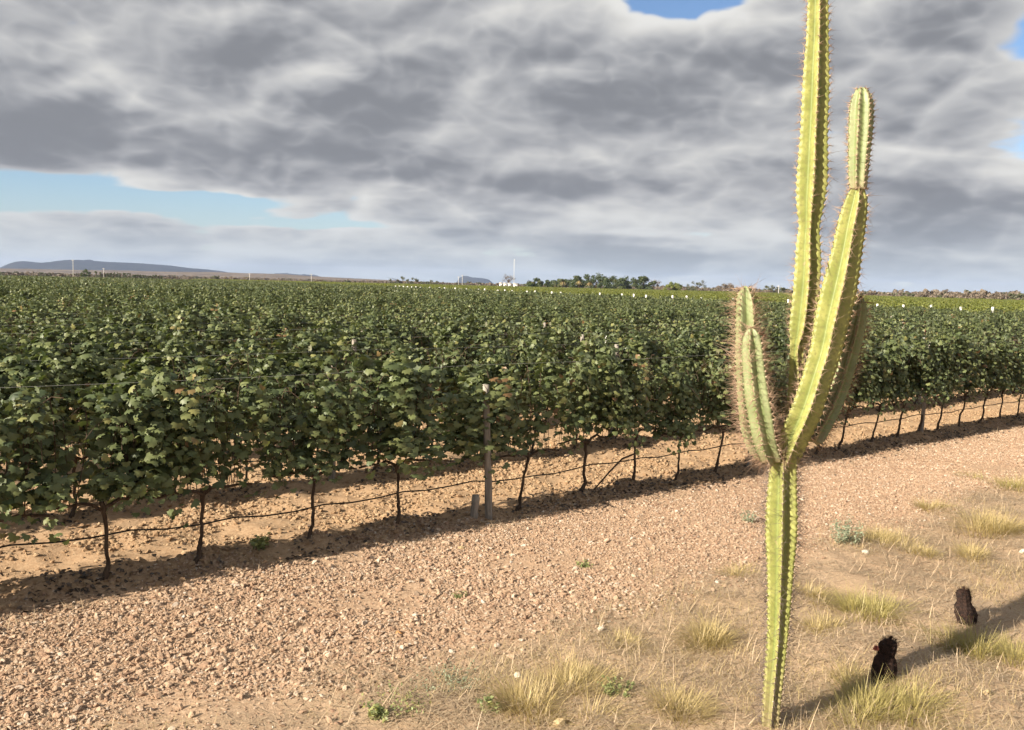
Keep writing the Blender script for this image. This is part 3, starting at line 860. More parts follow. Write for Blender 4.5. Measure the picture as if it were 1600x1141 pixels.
P = np.stack([x, y, gh(x, y) + r_ * 0.15], -1)
o = scatter('soil_clods', P, np.stack([rng.normal(0, .5, n), rng.normal(0, .5, n), rng.uniform(0, 6.28, n)], -1), r_[:, None] * rng.uniform(0.7, 1.3, (n, 3)), rng.integers(0, 5, n), CLOD_OBJS)
tag(o, 'orange soil crumbs strewn between the vine rows', 'soil clods', kind='stuff')

# ================================================================== dry litter and grass on the verge
def blades_mesh(name, base, dirv, length, width, droop, tint, mat, seg=4):
    """curved tapering blades: base (n,3), dirv (n,3) start direction"""
    n = len(base); t = np.linspace(0, 1, seg)
    dirv = unit(dirv)
    hor = dirv.copy(); hor[:, 2] = 0; hor = unit(hor + 1e-4)
    sidev = np.stack([-hor[:, 1], hor[:, 0], np.zeros(n)], -1)
    V = np.zeros((n, seg, 2, 3))
    for i, tt in enumerate(t):
        c = base + dirv * (length * tt)[:, None] + hor * (droop * length * tt ** 2 * 0.6)[:, None] - np.array([0, 0, 1.0]) * (droop * length * tt ** 2 * 0.7)[:, None]
        wv = sidev * (width * (1 - 0.85 * tt))[:, None]
        V[:, i, 0] = c - wv; V[:, i, 1] = c + wv
    k = (np.arange(n) * seg * 2)[:, None, None]
    q = np.array([(2 * i, 2 * i + 1, 2 * i + 3, 2 * i + 2) for i in range(seg - 1)])[None] + k
    return mesh_np(name, V.reshape(-1, 3), q.reshape(-1, 4), mat, False, {'tint': ('FLOAT', np.repeat(tint, seg * 2))})

def tuft_mesh(name, seed, R, hgt, nb, mat, spread=0.55, width=0.0022, dry=0.0):
    r = np.random.default_rng(seed)
    a = r.uniform(0, 6.283, nb); rad = R * np.sqrt(r.random(nb))
    clump = r.normal(0, R * .55, (9, 2))
    ci = np.minimum(8, (9 * r.random(nb) ** 1.6).astype(int))
    bx = clump[ci, 0] + np.cos(a) * rad * .55; by = clump[ci, 1] + np.sin(a) * rad * .55
    lean = r.uniform(0.05, spread, nb) * 1.4
    d = np.stack([np.cos(a) * lean + bx * .6 / R * .5, np.sin(a) * lean + by * .6 / R * .5, np.ones(nb)], -1)
    L = hgt * (0.25 + 0.65 * r.random(nb) ** 1.3 + 0.35 * (r.random(nb) < .08))
    base = np.stack([bx, by, np.full(nb, -0.015)], -1)
    tint = np.clip(0.5 + dry + r.normal(0, .22, nb), 0, 1)
    return blades_mesh(name, base, d, L, width * r.uniform(.6, 1.5, nb), r.uniform(0.1, 0.9, nb), tint, mat)

TUFTS = [  # pixel at the foot, radius, height, blades, material, label
    ((835, 1098), .30, .24, 900, M_GRASS, 'big spreading tuft of dry yellow grass at the foot of the gravel'),
    ((905, 1055), .20, .17, 350, M_GRASS, 'low dry tuft just right of the big spreading tuft'),
    ((1125, 1003), .22, .24, 600, M_GRASS, 'dry grass tuft close to the left of the cactus trunk'),
    ((1048, 1110), .24, .17, 500, M_GRASS, 'low yellow tuft near the bottom edge left of the cactus'),
    ((1360, 962), .26, .25, 700, M_GRASSG, 'greenish tuft alone above the left dark stump'),
    ((1378, 852), .26, .22, 600, M_GRASS, 'brownish tuft next to the grey-green weed right of the cactus'),
    ((1455, 798), .20, .20, 450, M_GRASS, 'small upright tuft at the edge of the gravel right of the cactus'),
    ((1545, 832), .40, .30, 900, M_GRASS, 'wide yellow tuft right of centre of the verge near right edge'),
    ((1520, 872), .24, .19, 450, M_GRASS, 'dry tuft in front of the wide yellow tuft'),
    ((1437, 870), .20, .16, 350, M_GRASS, 'low brown tuft left of the wide yellow tuft'),
    ((1590, 762), .35, .26, 600, M_GRASSG, 'yellow-green tuft cut by the right edge beside the gravel'),
    ((1520, 1012), .26, .25, 600, M_GRASSG, 'green-yellow grass in front of the right dark stump'),
    ((1592, 1035), .26, .24, 550, M_GRASSG, 'green-yellow grass at the right edge below the dark shadow'),
    ((1400, 1105), .22, .24, 520, M_GRASSG, 'loose grass in front of the left dark stump'),
    ((1345, 1125), .22, .26, 480, M_GRASSG, 'loose yellow-green grass at the bottom edge left of the left stump'),
    ((1290, 990), .20, .15, 300, M_GRASS, 'sparse dry tuft between cactus trunk and left dark stump'),
    ((1255, 930), .22, .16, 350, M_GRASS, 'dry stalks close to the right of the cactus trunk'),
    ((1165, 900), .20, .15, 260, M_GRASS, 'thin pale stalks behind the cactus trunk on its left'),
    ((985, 1010), .20, .14, 280, M_GRASS, 'sparse low tuft at the edge of gravel above the yellow tuft'),
    ((1330, 1060), .16, .15, 220, M_GRASS, 'thin dry stalks left of the left dark stump'),
]
for k, ((u, v), R, hgt, nb, mt, lab) in enumerate(TUFTS):
    p = gp(u, v)
    o = link('grass_tuft', tuft_mesh('grass_tuft', 900 + k, R * .95, hgt * 1.22, int(nb * 1.9), mt, dry=0.12 if mt is M_GRASS else 0), loc=(p.x, p.y, gz(p.x, p.y)), rot=(0, 0, rng.uniform(0, 6)))
    tag(o, lab, 'grass', 'grass tufts on the verge')
def weed_mesh(seed, R, h, nst, mat, leaf=0.02):
    r = np.random.default_rng(seed); P, T, N, S = [], [], [], []
    for k in range(nst):
        a = r.uniform(0, 6.28); q = R * r.random() ** .6
        tipx = np.array([np.cos(a) * q, np.sin(a) * q, h * r.uniform(.4, 1)]); b = np.array([np.cos(a) * q * .5, np.sin(a) * q * .5, 0])
        m = int(r.integers(5, 12)); t = np.linspace(.1, 1, m)[:, None]
        P.append(b + (tipx - b) * t + r.normal(0, .008, (m, 3))); T.append(unit(r.normal(0, 1, (m, 3)) + [0, 0, .3])); N.append(unit(r.normal(0, .6, (m, 3)) + [0, 0, 1.0])); S.append(r.uniform(.6, 1.4, m) * leaf)
    P, T, N, S = map(np.concatenate, (P, T, N, S))
    return leaves_mesh('weed', P, T, N, S, r.random(len(P)), mat, LITE_V * np.array([1.3, .55, 1]), LITE_F)
for k, ((u, v), R, h, ns, mt, lf, lab) in enumerate([
        ((1322, 855), .20, .28, 70, M_WEED, .022, 'grey-green leafy weed at the edge of gravel right of the cactus'),
        ((615, 1118), .26, .09, 40, M_WEEDG, .014, 'low bright green weed at the bottom edge of the gravel'),
        ((705, 1068), .30, .09, 60, M_WEED, .013, 'low grey-green weed patch left of the big dry tuft'),
        ((765, 1112), .08, .10, 14, M_WEEDG, .022, 'tiny yellow-green seedling left of the big dry tuft'),
        ((596, 1132), .09, .10, 16, M_WEEDG, .026, 'yellow flowering seedling at the bottom edge'),
        ((912, 884), .12, .03, 22, M_WEEDG, .018, 'flat dark green weed alone on the gravel'),
        ((405, 866), .10, .14, 24, M_WEEDG, .035, 'small dark green sprout in the front vine shadow'),
        ((965, 1088), .14, .09, 30, M_WEEDG, .018, 'small green weed between the yellow tufts left of cactus'),
        ((1170, 815), .12, .16, 26, M_WEED, .018, 'grey-green weed just left of the cactus trunk'),
        ((720, 932), .07, .03, 12, M_WEEDG, .016, 'tiny flat weed in the middle of the gravel')]):
    p = gp(u, v)
    o = link('weed', weed_mesh(950 + k, R, h, ns, mt, lf), loc=(p.x, p.y, gz(p.x, p.y)))
    tag(o, lab, 'weed', 'weeds on the gravel and verge')

# straw and fallen blades: nobody could count them
n = 170000
s = rng.uniform(-3, 24, n); p = -2.3 - 4.5 * rng.random(n) ** 0.9
x = ROW_A.x + ROW_D.x * s + ROW_N.x * p; y = ROW_A.y + ROW_D.y * s + ROW_N.y * p
_, _, _, vg = zones(x, y)
k = (rng.random(n) < 0.06 + vg * np.clip(0.75 + 2.5 * fbm(x * 1.2, y * 1.2, 3, 51), 0.15, 1)) & (np.abs(x) < 0.62 * y + .6) & (y > 4.2)
x, y = x[k], y[k]; n = len(x)
a = rng.uniform(0, 6.28, n)
upz = np.abs(rng.normal(0, .16, n)) + (rng.random(n) < .10) * rng.uniform(.3, 1.6, n)
L = rng.uniform(.05, .22, n)
litter = blades_mesh('dry_litter', np.stack([x, y, gh(x, y) + rng.uniform(.002, .022, n)], -1), np.stack([np.cos(a), np.sin(a), upz], -1), L, rng.uniform(.0014, .0038, n), rng.uniform(0, .35, n), rng.random(n), M_STRAW, 3)
tag(link('dry_litter', litter), 'dry straw and fallen blades strewn over the verge', 'straw', kind='stuff')
# short sparse grass standing in the litter
n = 90000
s = rng.uniform(-2, 22, n); p = -2.5 - 4.5 * rng.random(n)
x = ROW_A.x + ROW_D.x * s + ROW_N.x * p; y = ROW_A.y + ROW_D.y * s + ROW_N.y * p
_, _, _, vg = zones(x, y)
k = (rng.random(n) < vg * np.clip(0.12 + 4.2 * fbm(x * .8, y * .8, 3, 61), 0.02, 1)) & (np.abs(x) < 0.62 * y + .6) & (y > 4.2)
x, y = x[k], y[k]; n = len(x); a = rng.uniform(0, 6.28, n)
gr = blades_mesh('short_grass', np.stack([x, y, gh(x, y) - .01], -1), np.stack([np.cos(a) * .5, np.sin(a) * .5, np.ones(n)], -1), rng.uniform(.05, .16, n), rng.uniform(.001, .0022, n), rng.uniform(.1, .8, n), rng.random(n), M_GRASS, 4)
tag(link('short_grass', gr), 'short thin dry grass standing over the verge', 'grass', kind='stuff')
# twigs and dead leaves along the shadow edge of the front row
n = 2600
s = rng.uniform(-5, 26, n); p = rng.normal(-0.55, 0.25, n)
x = ROW_A.x + ROW_D.x * s + ROW_N.x * p; y = ROW_A.y + ROW_D.y * s + ROW_N.y * p
k = rng.random(n) < np.clip(.35 + 3 * fbm(x * 1.3, y * 1.3, 2, 71), 0, 1); x, y = x[k], y[k]; n = len(x); a = rng.uniform(0, 6.28, n)
tw = blades_mesh('fallen_twigs', np.stack([x, y, gh(x, y) + .01], -1), np.stack([np.cos(a), np.sin(a), np.abs(rng.normal(0, .3, n))], -1), rng.uniform(.06, .28, n), rng.uniform(.002, .005, n), rng.uniform(0, .3, n), rng.random(n) * .8, M_STRAW, 4)
tag(link('fallen_twigs', tw), 'dry twigs and dead leaves along the edge of the front row', 'twigs', kind='stuff')

# fallen vine leaves under the front rows, coloured dark to deepen the shadow strip
M_LITTER = leaf_mat('shade_litter_leaf', [(0.0, (0.030, 0.020, 0.014)), (0.5, (0.075, 0.050, 0.034)), (1.0, (0.17, 0.12, 0.09))], (0.07, 0.05, 0.04), 0.02)
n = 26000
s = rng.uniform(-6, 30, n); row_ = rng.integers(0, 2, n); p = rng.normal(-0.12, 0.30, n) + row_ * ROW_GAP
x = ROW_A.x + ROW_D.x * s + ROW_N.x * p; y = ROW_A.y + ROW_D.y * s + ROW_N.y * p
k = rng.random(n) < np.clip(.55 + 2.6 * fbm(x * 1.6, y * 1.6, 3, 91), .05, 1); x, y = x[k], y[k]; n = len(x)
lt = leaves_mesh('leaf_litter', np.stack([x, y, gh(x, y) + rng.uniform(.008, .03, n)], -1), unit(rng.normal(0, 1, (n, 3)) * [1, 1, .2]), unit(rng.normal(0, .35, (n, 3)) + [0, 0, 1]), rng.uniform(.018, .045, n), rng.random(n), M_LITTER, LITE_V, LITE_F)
tag(link('leaf_litter', lt), 'dark fallen leaves deepening the shade on the soil under the front vines', 'leaf litter', kind='stuff')

# ================================================================== cactus
def cactus_mat(name, lo, hi, dark):
    m, gg = new_mat(name)
    t = gg.node('ShaderNodeTexCoord').outputs['Object']
    n1 = gg.noise(t, 9.0, 6, 0.65); n2 = gg.noise(t, 45.0, 5, 0.65)
    c = gg.mix(gg.smooth(n1, 0.3, 0.7), lo, hi)
    c = gg.mix(gg.smooth(n2, 0.46, 0.66, 0, 0.65), c, dark)
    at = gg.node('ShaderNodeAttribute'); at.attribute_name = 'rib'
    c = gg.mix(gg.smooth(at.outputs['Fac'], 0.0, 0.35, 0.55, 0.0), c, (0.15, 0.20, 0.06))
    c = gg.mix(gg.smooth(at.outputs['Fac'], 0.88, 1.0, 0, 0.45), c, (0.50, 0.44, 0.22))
    scar = gg.noise(t, 13.0, 6, 0.7, 0.6)
    c = gg.mix(gg.smooth(scar, 0.62, 0.70, 0, 0.75), c, (0.33, 0.26, 0.15))
    cork = gg.node('ShaderNodeAttribute'); cork.attribute_name = 'cork'
    c = gg.mix(gg.mul(cork.outputs['Fac'], gg.smooth(n2, 0.3, 0.6, 0.4, 1.0)), c, (0.28, 0.21, 0.13))
    base(gg, c)
    gg.p.inputs['Roughness'].default_value = 0.5
    gg.p.inputs['Specular IOR Level'].default_value = 0.35
    bump(gg, gg.noise(t, 60.0, 4, 0.6), 0.25, 0.004)
    return m
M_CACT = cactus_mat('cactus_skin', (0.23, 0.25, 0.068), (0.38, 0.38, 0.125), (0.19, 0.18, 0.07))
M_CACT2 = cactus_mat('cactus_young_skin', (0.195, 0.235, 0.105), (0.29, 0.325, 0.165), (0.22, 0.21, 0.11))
M_SPINE = simple('spine', (0.24, 0.14, 0.09), (0.46, 0.33, 0.23), 12, 0.6, 2, 0)
M_SPINE_D = simple('old_spine', (0.05, 0.035, 0.03), (0.22, 0.17, 0.14), 12, 0.7, 2, 0)
M_AREOLE = simple('areole', (0.34, 0.25, 0.17), (0.56, 0.46, 0.35), 30, 0.9, 2, 0)

def catmull(pts, step):
    pts = np.asarray(pts, float); out = []
    ext = np.vstack([2 * pts[0] - pts[1], pts, 2 * pts[-1] - pts[-2]])
    for i in range(1, len(ext) - 2):
        p0, p1, p2, p3 = ext[i - 1:i + 3]
        m = max(2, int(np.linalg.norm((p2 - p1)[:3]) / step))
        t = np.linspace(0, 1, m, endpoint=False)[:, None]
        out.append(0.5 * (2 * p1 + (p2 - p0) * t + (2 * p0 - 5 * p1 + 4 * p2 - p3) * t ** 2 + (3 * p1 - p0 - 3 * p2 + p3) * t ** 3))
    return np.vstack(out + [pts[-1:]])

CACT = empty('columnar_cactus', (0, 0, 0))
tag(CACT, 'tall ribbed yellow-green columnar cactus with upright arms at the right of the picture', 'cactus')
CB = gp(1203, 1140)
CY = CB.y
CACT.location = (CB.x, CB.y, gz(CB.x, CB.y))

def limb(name, pix, nrib, phase, mat, areole=0.05, spine=0.05, seed=0, tip=True, smat=M_SPINE, label=None, deep=0.68, corkb=False, nsp=8, hair=0.0):
    """pix: list of (left x, right x, y, depth offset) read from the picture; built round its own axis in the scene"""
    r = np.random.default_rng(seed)
    rows = []
    for (xl, xr, v, dyo) in pix:
        Yd = CY + dyo
        c = hp((xl + xr) / 2, v, Yd)
        rows.append((c.x, c.y, c.z, (xr - xl) / 2 / F_PX * Yd))
    path = catmull(rows, 0.011)
    pts, rad = path[:, :3], np.maximum(path[:, 3], 0.004)
    n = len(pts)
    seglen = np.r_[0, np.cumsum(np.linalg.norm(np.diff(pts, axis=0), axis=1))]
    if tip:
        Rt = rad[-1]; dist = seglen[-1] - seglen; cap = min(0.11, Rt * 2.0)
        k = np.clip(dist / cap, 0, 1); rad = rad * np.sqrt(np.clip(1 - (1 - k) ** 2, 0.0, 1)) + 0.001
    T = np.gradient(pts, axis=0); T = unit(T)
    a = np.cross(T[0], [0, 1.0, 0]); a = unit(a)
    nt = nrib * 10
    th = np.linspace(0, 2 * np.pi, nt, endpoint=False)
    sn = np.sqrt(np.sin(nrib * (th - phase) / 2) ** 2 + 0.006)
    rib = 1 - np.clip(sn, 0, 1) ** 0.60
    prof = (1 - deep) + deep * rib
    ribn = rib / rib.max()
    crest = np.clip((ribn - 0.5) / 0.5, 0, 1)
    V, RB, CK = [], [], []
    A, B = np.zeros((n, 3)), np.zeros((n, 3))
    for i in range(n):
        a = unit(a - T[i] * (a @ T[i])); b = np.cross(T[i], a); A[i], B[i] = a, b
    zlow = pts[:, 2].min()
    wav = 0.5 + 0.5 * np.cos(2 * np.pi * seglen / areole)
    slow = 1 + 0.03 * np.sin(seglen * 5.1 + seed) + 0.02 * np.sin(seglen * 13 + seed * 2)
    for i in range(n):
        rr_ = rad[i] * slow[i] * (prof + crest * 0.095 * (wav[i] - 0.5))
        tw = 0.05 * math.sin(seglen[i] * 1.7 + seed)
        V.append(pts[i] + rr_[:, None] * (np.cos(th + tw)[:, None] * A[i] + np.sin(th + tw)[:, None] * B[i]))
        RB.append(ribn)
        CK.append(np.full(nt, np.clip(1.15 - (pts[i, 2] - zlow) / 0.55, 0, 1) if corkb else np.clip(1 - (seglen[i]) / 0.10, 0, 1) * .8))
    V = np.concatenate(V + [pts[:1], pts[-1:]])
    i0 = np.arange(n - 1)[:, None] * nt; j = np.arange(nt)[None]; j2 = (j + 1) % nt
    q = np.stack([i0 + j, i0 + j2, i0 + nt + j2, i0 + nt + j], -1).reshape(-1, 4)
    e = (n - 1) * nt; jj = np.arange(nt); kk_ = (jj + 1) % nt
    t3 = np.concatenate([np.stack([np.full(nt, n * nt), kk_, jj], -1), np.stack([np.full(nt, n * nt + 1), e + jj, e + kk_], -1)])
    org = np.array(CACT.location)
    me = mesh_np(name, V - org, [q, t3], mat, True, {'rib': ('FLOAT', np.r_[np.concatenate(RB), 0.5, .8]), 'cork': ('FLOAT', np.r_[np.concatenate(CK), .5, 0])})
    o = link(name, me, CACT)
    if label: o['label'] = label
    # areoles and spines on every rib
    av, af, sv, sf = [], [], [], []
    na = ns_ = 0
    octv = np.array([(1, 0, 0), (0, 1, 0), (-1, 0, 0), (0, -1, 0), (0, 0, 1), (0, 0, -1)], float)
    octf = np.array([(0, 1, 4), (1, 2, 4), (2, 3, 4), (3, 0, 4), (1, 0, 5), (2, 1, 5), (3, 2, 5), (0, 3, 5)])
    cnt = int(seglen[-1] / areole)
    for ci in range(0, cnt + 1):
        sl = ci * areole
        i = min(n - 1, int(np.searchsorted(seglen, sl)))
        for kr in range(nrib):
            ang = phase + kr * 2 * np.pi / nrib + 0.05 * math.sin(seglen[i] * 1.7 + seed)
            rd = math.cos(ang) * A[i] + math.sin(ang) * B[i]
            p = pts[i] + rd * rad[i] * slow[i] * (1.0 - deep * (1 - rib.max())) * 1.02
            sz = 0.0056 * min(1, rad[i] / .03)
            av.append(p + octv * sz * r.uniform(.8, 1.3)); af.append(octf + na); na += 6
            tang = np.cross(T[i], rd)
            m_ = int(nsp + r.integers(-2, 3))
            for _ in range(m_):
                dv = unit(rd * r.uniform(.35, 1.2) + T[i] * r.normal(0.0, .6) + tang * r.normal(0, .7))
                ln = spine * r.uniform(.35, 1.0) * (1.7 if r.random() < 0.12 + hair else 1.0)
                w_ = 0.0015 if r.random() < .4 else 0.0010
                u1 = unit(np.cross(dv, [0.3, 0.5, 0.8])); u2 = np.cross(dv, u1)
                sv.append(np.array([p + u1 * w_, p - u1 * w_ * .5 + u2 * w_ * .87, p - u1 * w_ * .5 - u2 * w_ * .87, p + dv * ln]))
                sf.append(np.array([(0, 1, 3), (1, 2, 3), (2, 0, 3)]) + ns_); ns_ += 4
    ao = link('areoles', mesh_np('areoles', np.concatenate(av) - org, np.concatenate(af), M_AREOLE), o); tag(ao, kind='stuff')
    so = link('spines', mesh_np('spines', np.concatenate(sv) - org, np.concatenate(sf), smat), o); tag(so, kind='stuff')
    return o

limb('trunk', [(1182, 1224, 1165, 0), (1184, 1222, 1135, 0), (1188, 1226, 1080, 0), (1192, 1236, 1000, 0), (1193, 1242, 930, 0), (1190, 1250, 850, 0), (1190, 1253, 790, 0), (1194, 1252, 740, 0), (1196, 1252, 702, 0), (1200, 1252, 678, 0.02)],
     6, 0.30, M_CACT, 0.040, 0.095, 1, False, M_SPINE_D, corkb=True, nsp=9, hair=.15, deep=.62)
limb('main_column', [(1212, 1246, 700, .09), (1222, 1262, 640, .10), (1226, 1264, 590, .10), (1229, 1259, 548, .10), (1226, 1276, 515, .10), (1230, 1284, 470, .10), (1235, 1287, 420, .10), (1239, 1285, 378, .10), (1242, 1285, 352, .10),
      (1236, 1294, 318, .10), (1236, 1299, 280, .10), (1241, 1299, 220, .10), (1246, 1299, 160, .10), (1250, 1299, 100, .10), (1255, 1298, 40, .10), (1257, 1297, -20, .10), (1259, 1296, -120, .10), (1261, 1295, -210, .10)],
     5, 0.20, M_CACT, 0.046, 0.058, 2, True, nsp=9)
limb('branch', [(1196, 1250, 722, -.01), (1208, 1266, 688, -.05), (1227, 1290, 640, -.09), (1246, 1304, 590, -.10), (1258, 1318, 548, -.10), (1266, 1330, 500, -.10), (1278, 1342, 448, -.10), (1290, 1350, 400, -.10), (1302, 1356, 350, -.10), (1316, 1358, 312, -.10), (1327, 1354, 286, -.10)],
     5, 0.26, M_CACT, 0.042, 0.075, 3, True, label='thick arm leaning right in front of the main column')
limb('branch', [(1325, 1355, 296, -.10), (1323, 1358, 268, -.10), (1322, 1362, 235, -.10), (1323, 1365, 200, -.10), (1326, 1365, 165, -.10), (1330, 1363, 136, -.10)],
     7, 0.2, M_CACT2, 0.032, 0.042, 4, True, label='short pale club-shaped tip growing on the right arm', deep=.42)
limb('branch', [(1186, 1228, 720, -.03), (1174, 1219, 688, -.09), (1167, 1212, 650, -.11), (1161, 1206, 615, -.11), (1158, 1200, 575, -.11), (1157, 1195, 540, -.11), (1157, 1191, 512, -.11)],
     5, 1.0, M_CACT2, 0.033, 0.115, 5, True, label='pale blue-green inner left arm', nsp=10, hair=.22, deep=.64)
limb('branch', [(1188, 1222, 718, .03), (1165, 1206, 702, .05), (1154, 1196, 672, .05), (1149, 1193, 635, .04), (1146, 1193, 590, .03), (1144, 1192, 540, .02), (1144, 1190, 500, .0), (1146, 1186, 470, .0), (1148, 1182, 447, .0)],
     5, 0.7, M_CACT2, 0.033, 0.11, 6, True, label='pale blue-green outer left arm, its tip higher', nsp=10, hair=.2, deep=.64)
limb('branch', [(1256, 1288, 690, .04), (1276, 1308, 655, .10), (1293, 1326, 615, .15), (1306, 1340, 572, .17), (1317, 1352, 530, .17), (1325, 1358, 498, .17), (1332, 1357, 464, .17)],
     5, 1.1, M_CACT2, 0.035, 0.10, 7, True, label='short arm half hidden behind the right arm', nsp=10, hair=.2)

# ------------------------------------------------------------------ two small dark cacti in the grass
M_DARK = simple('dark_wool', (0.012, 0.008, 0.007), (0.05, 0.027, 0.020), 40, 0.95, 4, 0.8, 0.01)
M_DSPINE = simple('dark_spine', (0.03, 0.018, 0.014), (0.10, 0.05, 0.035), 20, 0.8, 2, 0)
M_PINK = simple('pink_flower', (0.50, 0.15, 0.12), (0.58, 0.28, 0.22), 20, 0.6, 2, 0)
def dark_cactus(foot, H_, W_, lean, label, seed, flower):
    r = np.random.default_rng(seed)
    p = gp(*foot)
    e = empty('dark_cactus', (p.x, p.y, gz(p.x, p.y))); tag(e, label, 'cactus', 'small dark cacti in the grass')
    prof = [(-.1, .85), (0, .9), (.12, 1.0), (.3, 1.02), (.48, .92), (.58, .72), (.66, .66), (.74, .74), (.84, .76), (.92, .66), (.97, .45), (1.0, .06)]
    nt = 30; th = np.linspace(0, 2 * np.pi, nt, endpoint=False); V = []
    for (t, w_) in prof:
        rr_ = W_ * w_ * (1 + 0.10 * np.cos(10 * th)) * (1 + r.normal(0, .05, nt)) * (1 + .10 * np.cos(th + t * 5))
        V.append(np.stack([rr_ * np.cos(th) + lean * t, rr_ * np.sin(th), np.full(nt, t * H_)], -1))
    V = np.concatenate(V); n = len(prof)
    i0 = np.arange(n - 1)[:, None] * nt; j = np.arange(nt)[None]; j2 = (j + 1) % nt
    q = np.stack([i0 + j, i0 + j2, i0 + nt + j2, i0 + nt + j], -1).reshape(-1, 4)
    link('body', mesh_np('body', V, q, M_DARK, True), e)
    m_ = 2600; idx_ = r.integers(nt, len(V), m_)
    base = V[idx_]; nr = base - np.array([lean * .5, 0, H_ * .5]); nr = unit(nr * [1, 1, .4] + r.normal(0, .012, (m_, 3)))
    so = link('spines', blades_mesh('spines', base, nr, r.uniform(.010, .034, m_), np.full(m_, .0011), np.zeros(m_), r.random(m_), M_DSPINE, 3), e); tag(so, kind='stuff')
    if flower:
        mb = MB(); mb.tube([(-.03, -.02, .22), (-.05, -.03, .235), (-.062, -.035, .245)], .008, 5)
        st = link('stalk', mb.mesh('stalk', M_BARK), e)
        P_ = np.tile([-.066, -.038, .248], (16, 1)); r2 = unit(r.normal(0, 1, (16, 3)))
        fl = link('flower', leaves_mesh('flower', P_, r2, unit(np.cross(r2, [0, 0, 1.0])), np.full(16, .026), np.full(16, .5), M_PINK, LITE_V, LITE_F), st)
dark_cactus((1376, 1066), .30, .078, .05, 'dark brown stubby cactus with a pink bloom in the grass, the nearer one', 1, True)
dark_cactus((1508, 978), .29, .076, -.03, 'dark brown stubby cactus without bloom near the right edge, the farther one', 2, False)

# ================================================================== far trees
def crown_mesh(name, seed, rx, ry, rz, zc, nclump, nleaf, size, mat, hole=0.0, mean=.45):
    r = np.random.default_rng(seed)
    d = unit(r.normal(0, 1, (nclump, 3))); d[:, 2] = d[:, 2] * .95
    cc = d * r.uniform(.45, .95, (nclump, 1)) * np.array([rx, ry, rz]) + np.array([0, 0, zc])
    cr = r.uniform(.22, .42, nclump) * min(rx, rz)
    tcl = r.normal(0, .12, nclump)
    ci = r.integers(0, nclump, nleaf)
    v = unit(r.normal(0, 1, (nleaf, 3))) * (r.random((nleaf, 1)) ** .4)
    P = cc[ci] + v * cr[ci][:, None] * np.array([1.15, 1.15, .85])
    N = unit(v + r.normal(0, .5, (nleaf, 3)) + [0, 0, .3])
    T = unit(r.normal(0, .7, (nleaf, 3)) + [0, 0, -.5])
    ok = P[:, 2] > 0.15
    return leaves_mesh(name, P[ok], T[ok], N[ok], r.uniform(.7, 1.3, nleaf)[ok] * size, np.clip(mean + tcl[ci] + r.normal(0, .15, nleaf), 0, 1)[ok], mat, LITE_V, LITE_F)
def trunk_tree(seed, h, r0, spread):
    r = np.random.default_rng(seed); mb = MB()
    mb.tube([(0, 0, -.3), (r.normal(0, .05) * h, 0, h * .35), (r.normal(0, .05) * h, r.normal(0, .05) * h, h * .6)], [r0 * 1.2, r0, r0 * .7], 7)
    for k in range(5):
        a = r.uniform(0, 6.28)
        mb.tube([(0, 0, h * r.uniform(.3, .45)), (math.cos(a) * spread * .4, math.sin(a) * spread * .4, h * .6), (math.cos(a) * spread * .8, math.sin(a) * spread * .8, h * r.uniform(.7, .9))], [r0 * .6, r0 * .4, r0 * .15], 5)
    return mb.mesh('trunk', M_BARK)
def tree(u0, u1, vtop, Yd, label, seed, mat=M_MANGO, name='mango_tree', cat='tree', group=None, nclump=40, nleaf=4200, size=.58, skirt=.0, mean=.45):
    """spans columns u0..u1 of the picture with its top at vtop, standing at distance Yd"""
    a, b = hp(u0, vtop, Yd), hp(u1, vtop, Yd)
    H_ = (a.z + b.z) / 2; cx = (a.x + b.x) / 2; rx = (b.x - a.x) / 2 * (1.12 if name == 'mango_tree' else 1.0)
    e = empty(name, (cx, Yd, 0)); tag(e, label, cat, group)
    link('trunk', trunk_tree(seed, H_, max(.12, H_ * .03), rx), e)
    lo = H_ * skirt; rz = (H_ - lo) / 2 * 1.05
    c = link('crown', crown_mesh('crown', seed, rx, rx, rz, lo + rz * .95, nclump, nleaf, size, mat, mean=mean), e); tag(c, kind='stuff')
    return e
TD = 620
for k, (u0, u1, vt, lab) in enumerate([
        (823, 849, 435.0, 'round dark green tree, leftmost of the grove at the far field edge'),
        (852, 874, 436.5, 'low green tree second from the left in the far grove'),
        (868, 890, 434.0, 'brownish-crowned tree left of centre of the far grove'),
        (888, 916, 431.5, 'green tree just left of the tallest crown in the far grove'),
        (912, 950, 427.5, 'tallest dark tree in the middle of the far grove'),
        (942, 965, 429.5, 'dark tree just right of the tallest crown in the far grove'),
        (960, 988, 431.5, 'dark tree third from the right end of the far grove'),
        (986, 1024, 431.0, 'wide round dark tree at the right end of the far grove')]):
    tree(u0, u1, vt, TD + (k * 37 % 50), lab, 40 + k, group='grove of trees at the far field edge', mean=.62 if k == 2 else .42)
tree(1038, 1066, 440.5, 560, 'small lighter green tree standing apart right of the far grove', 60, M_VINE2, 'bushy_tree', size=.36)
tree(784, 806, 427.5, 700, 'thin grey bare-branched tree beside the tall mast', 61, M_SCRUBB, 'bare_tree', nleaf=700, size=.3, skirt=.3)
tree(126, 142, 421.0, 600, 'small round dark tree under the left end of the long hill', 62, M_MANGO, 'round_tree', nleaf=1200, size=.35)
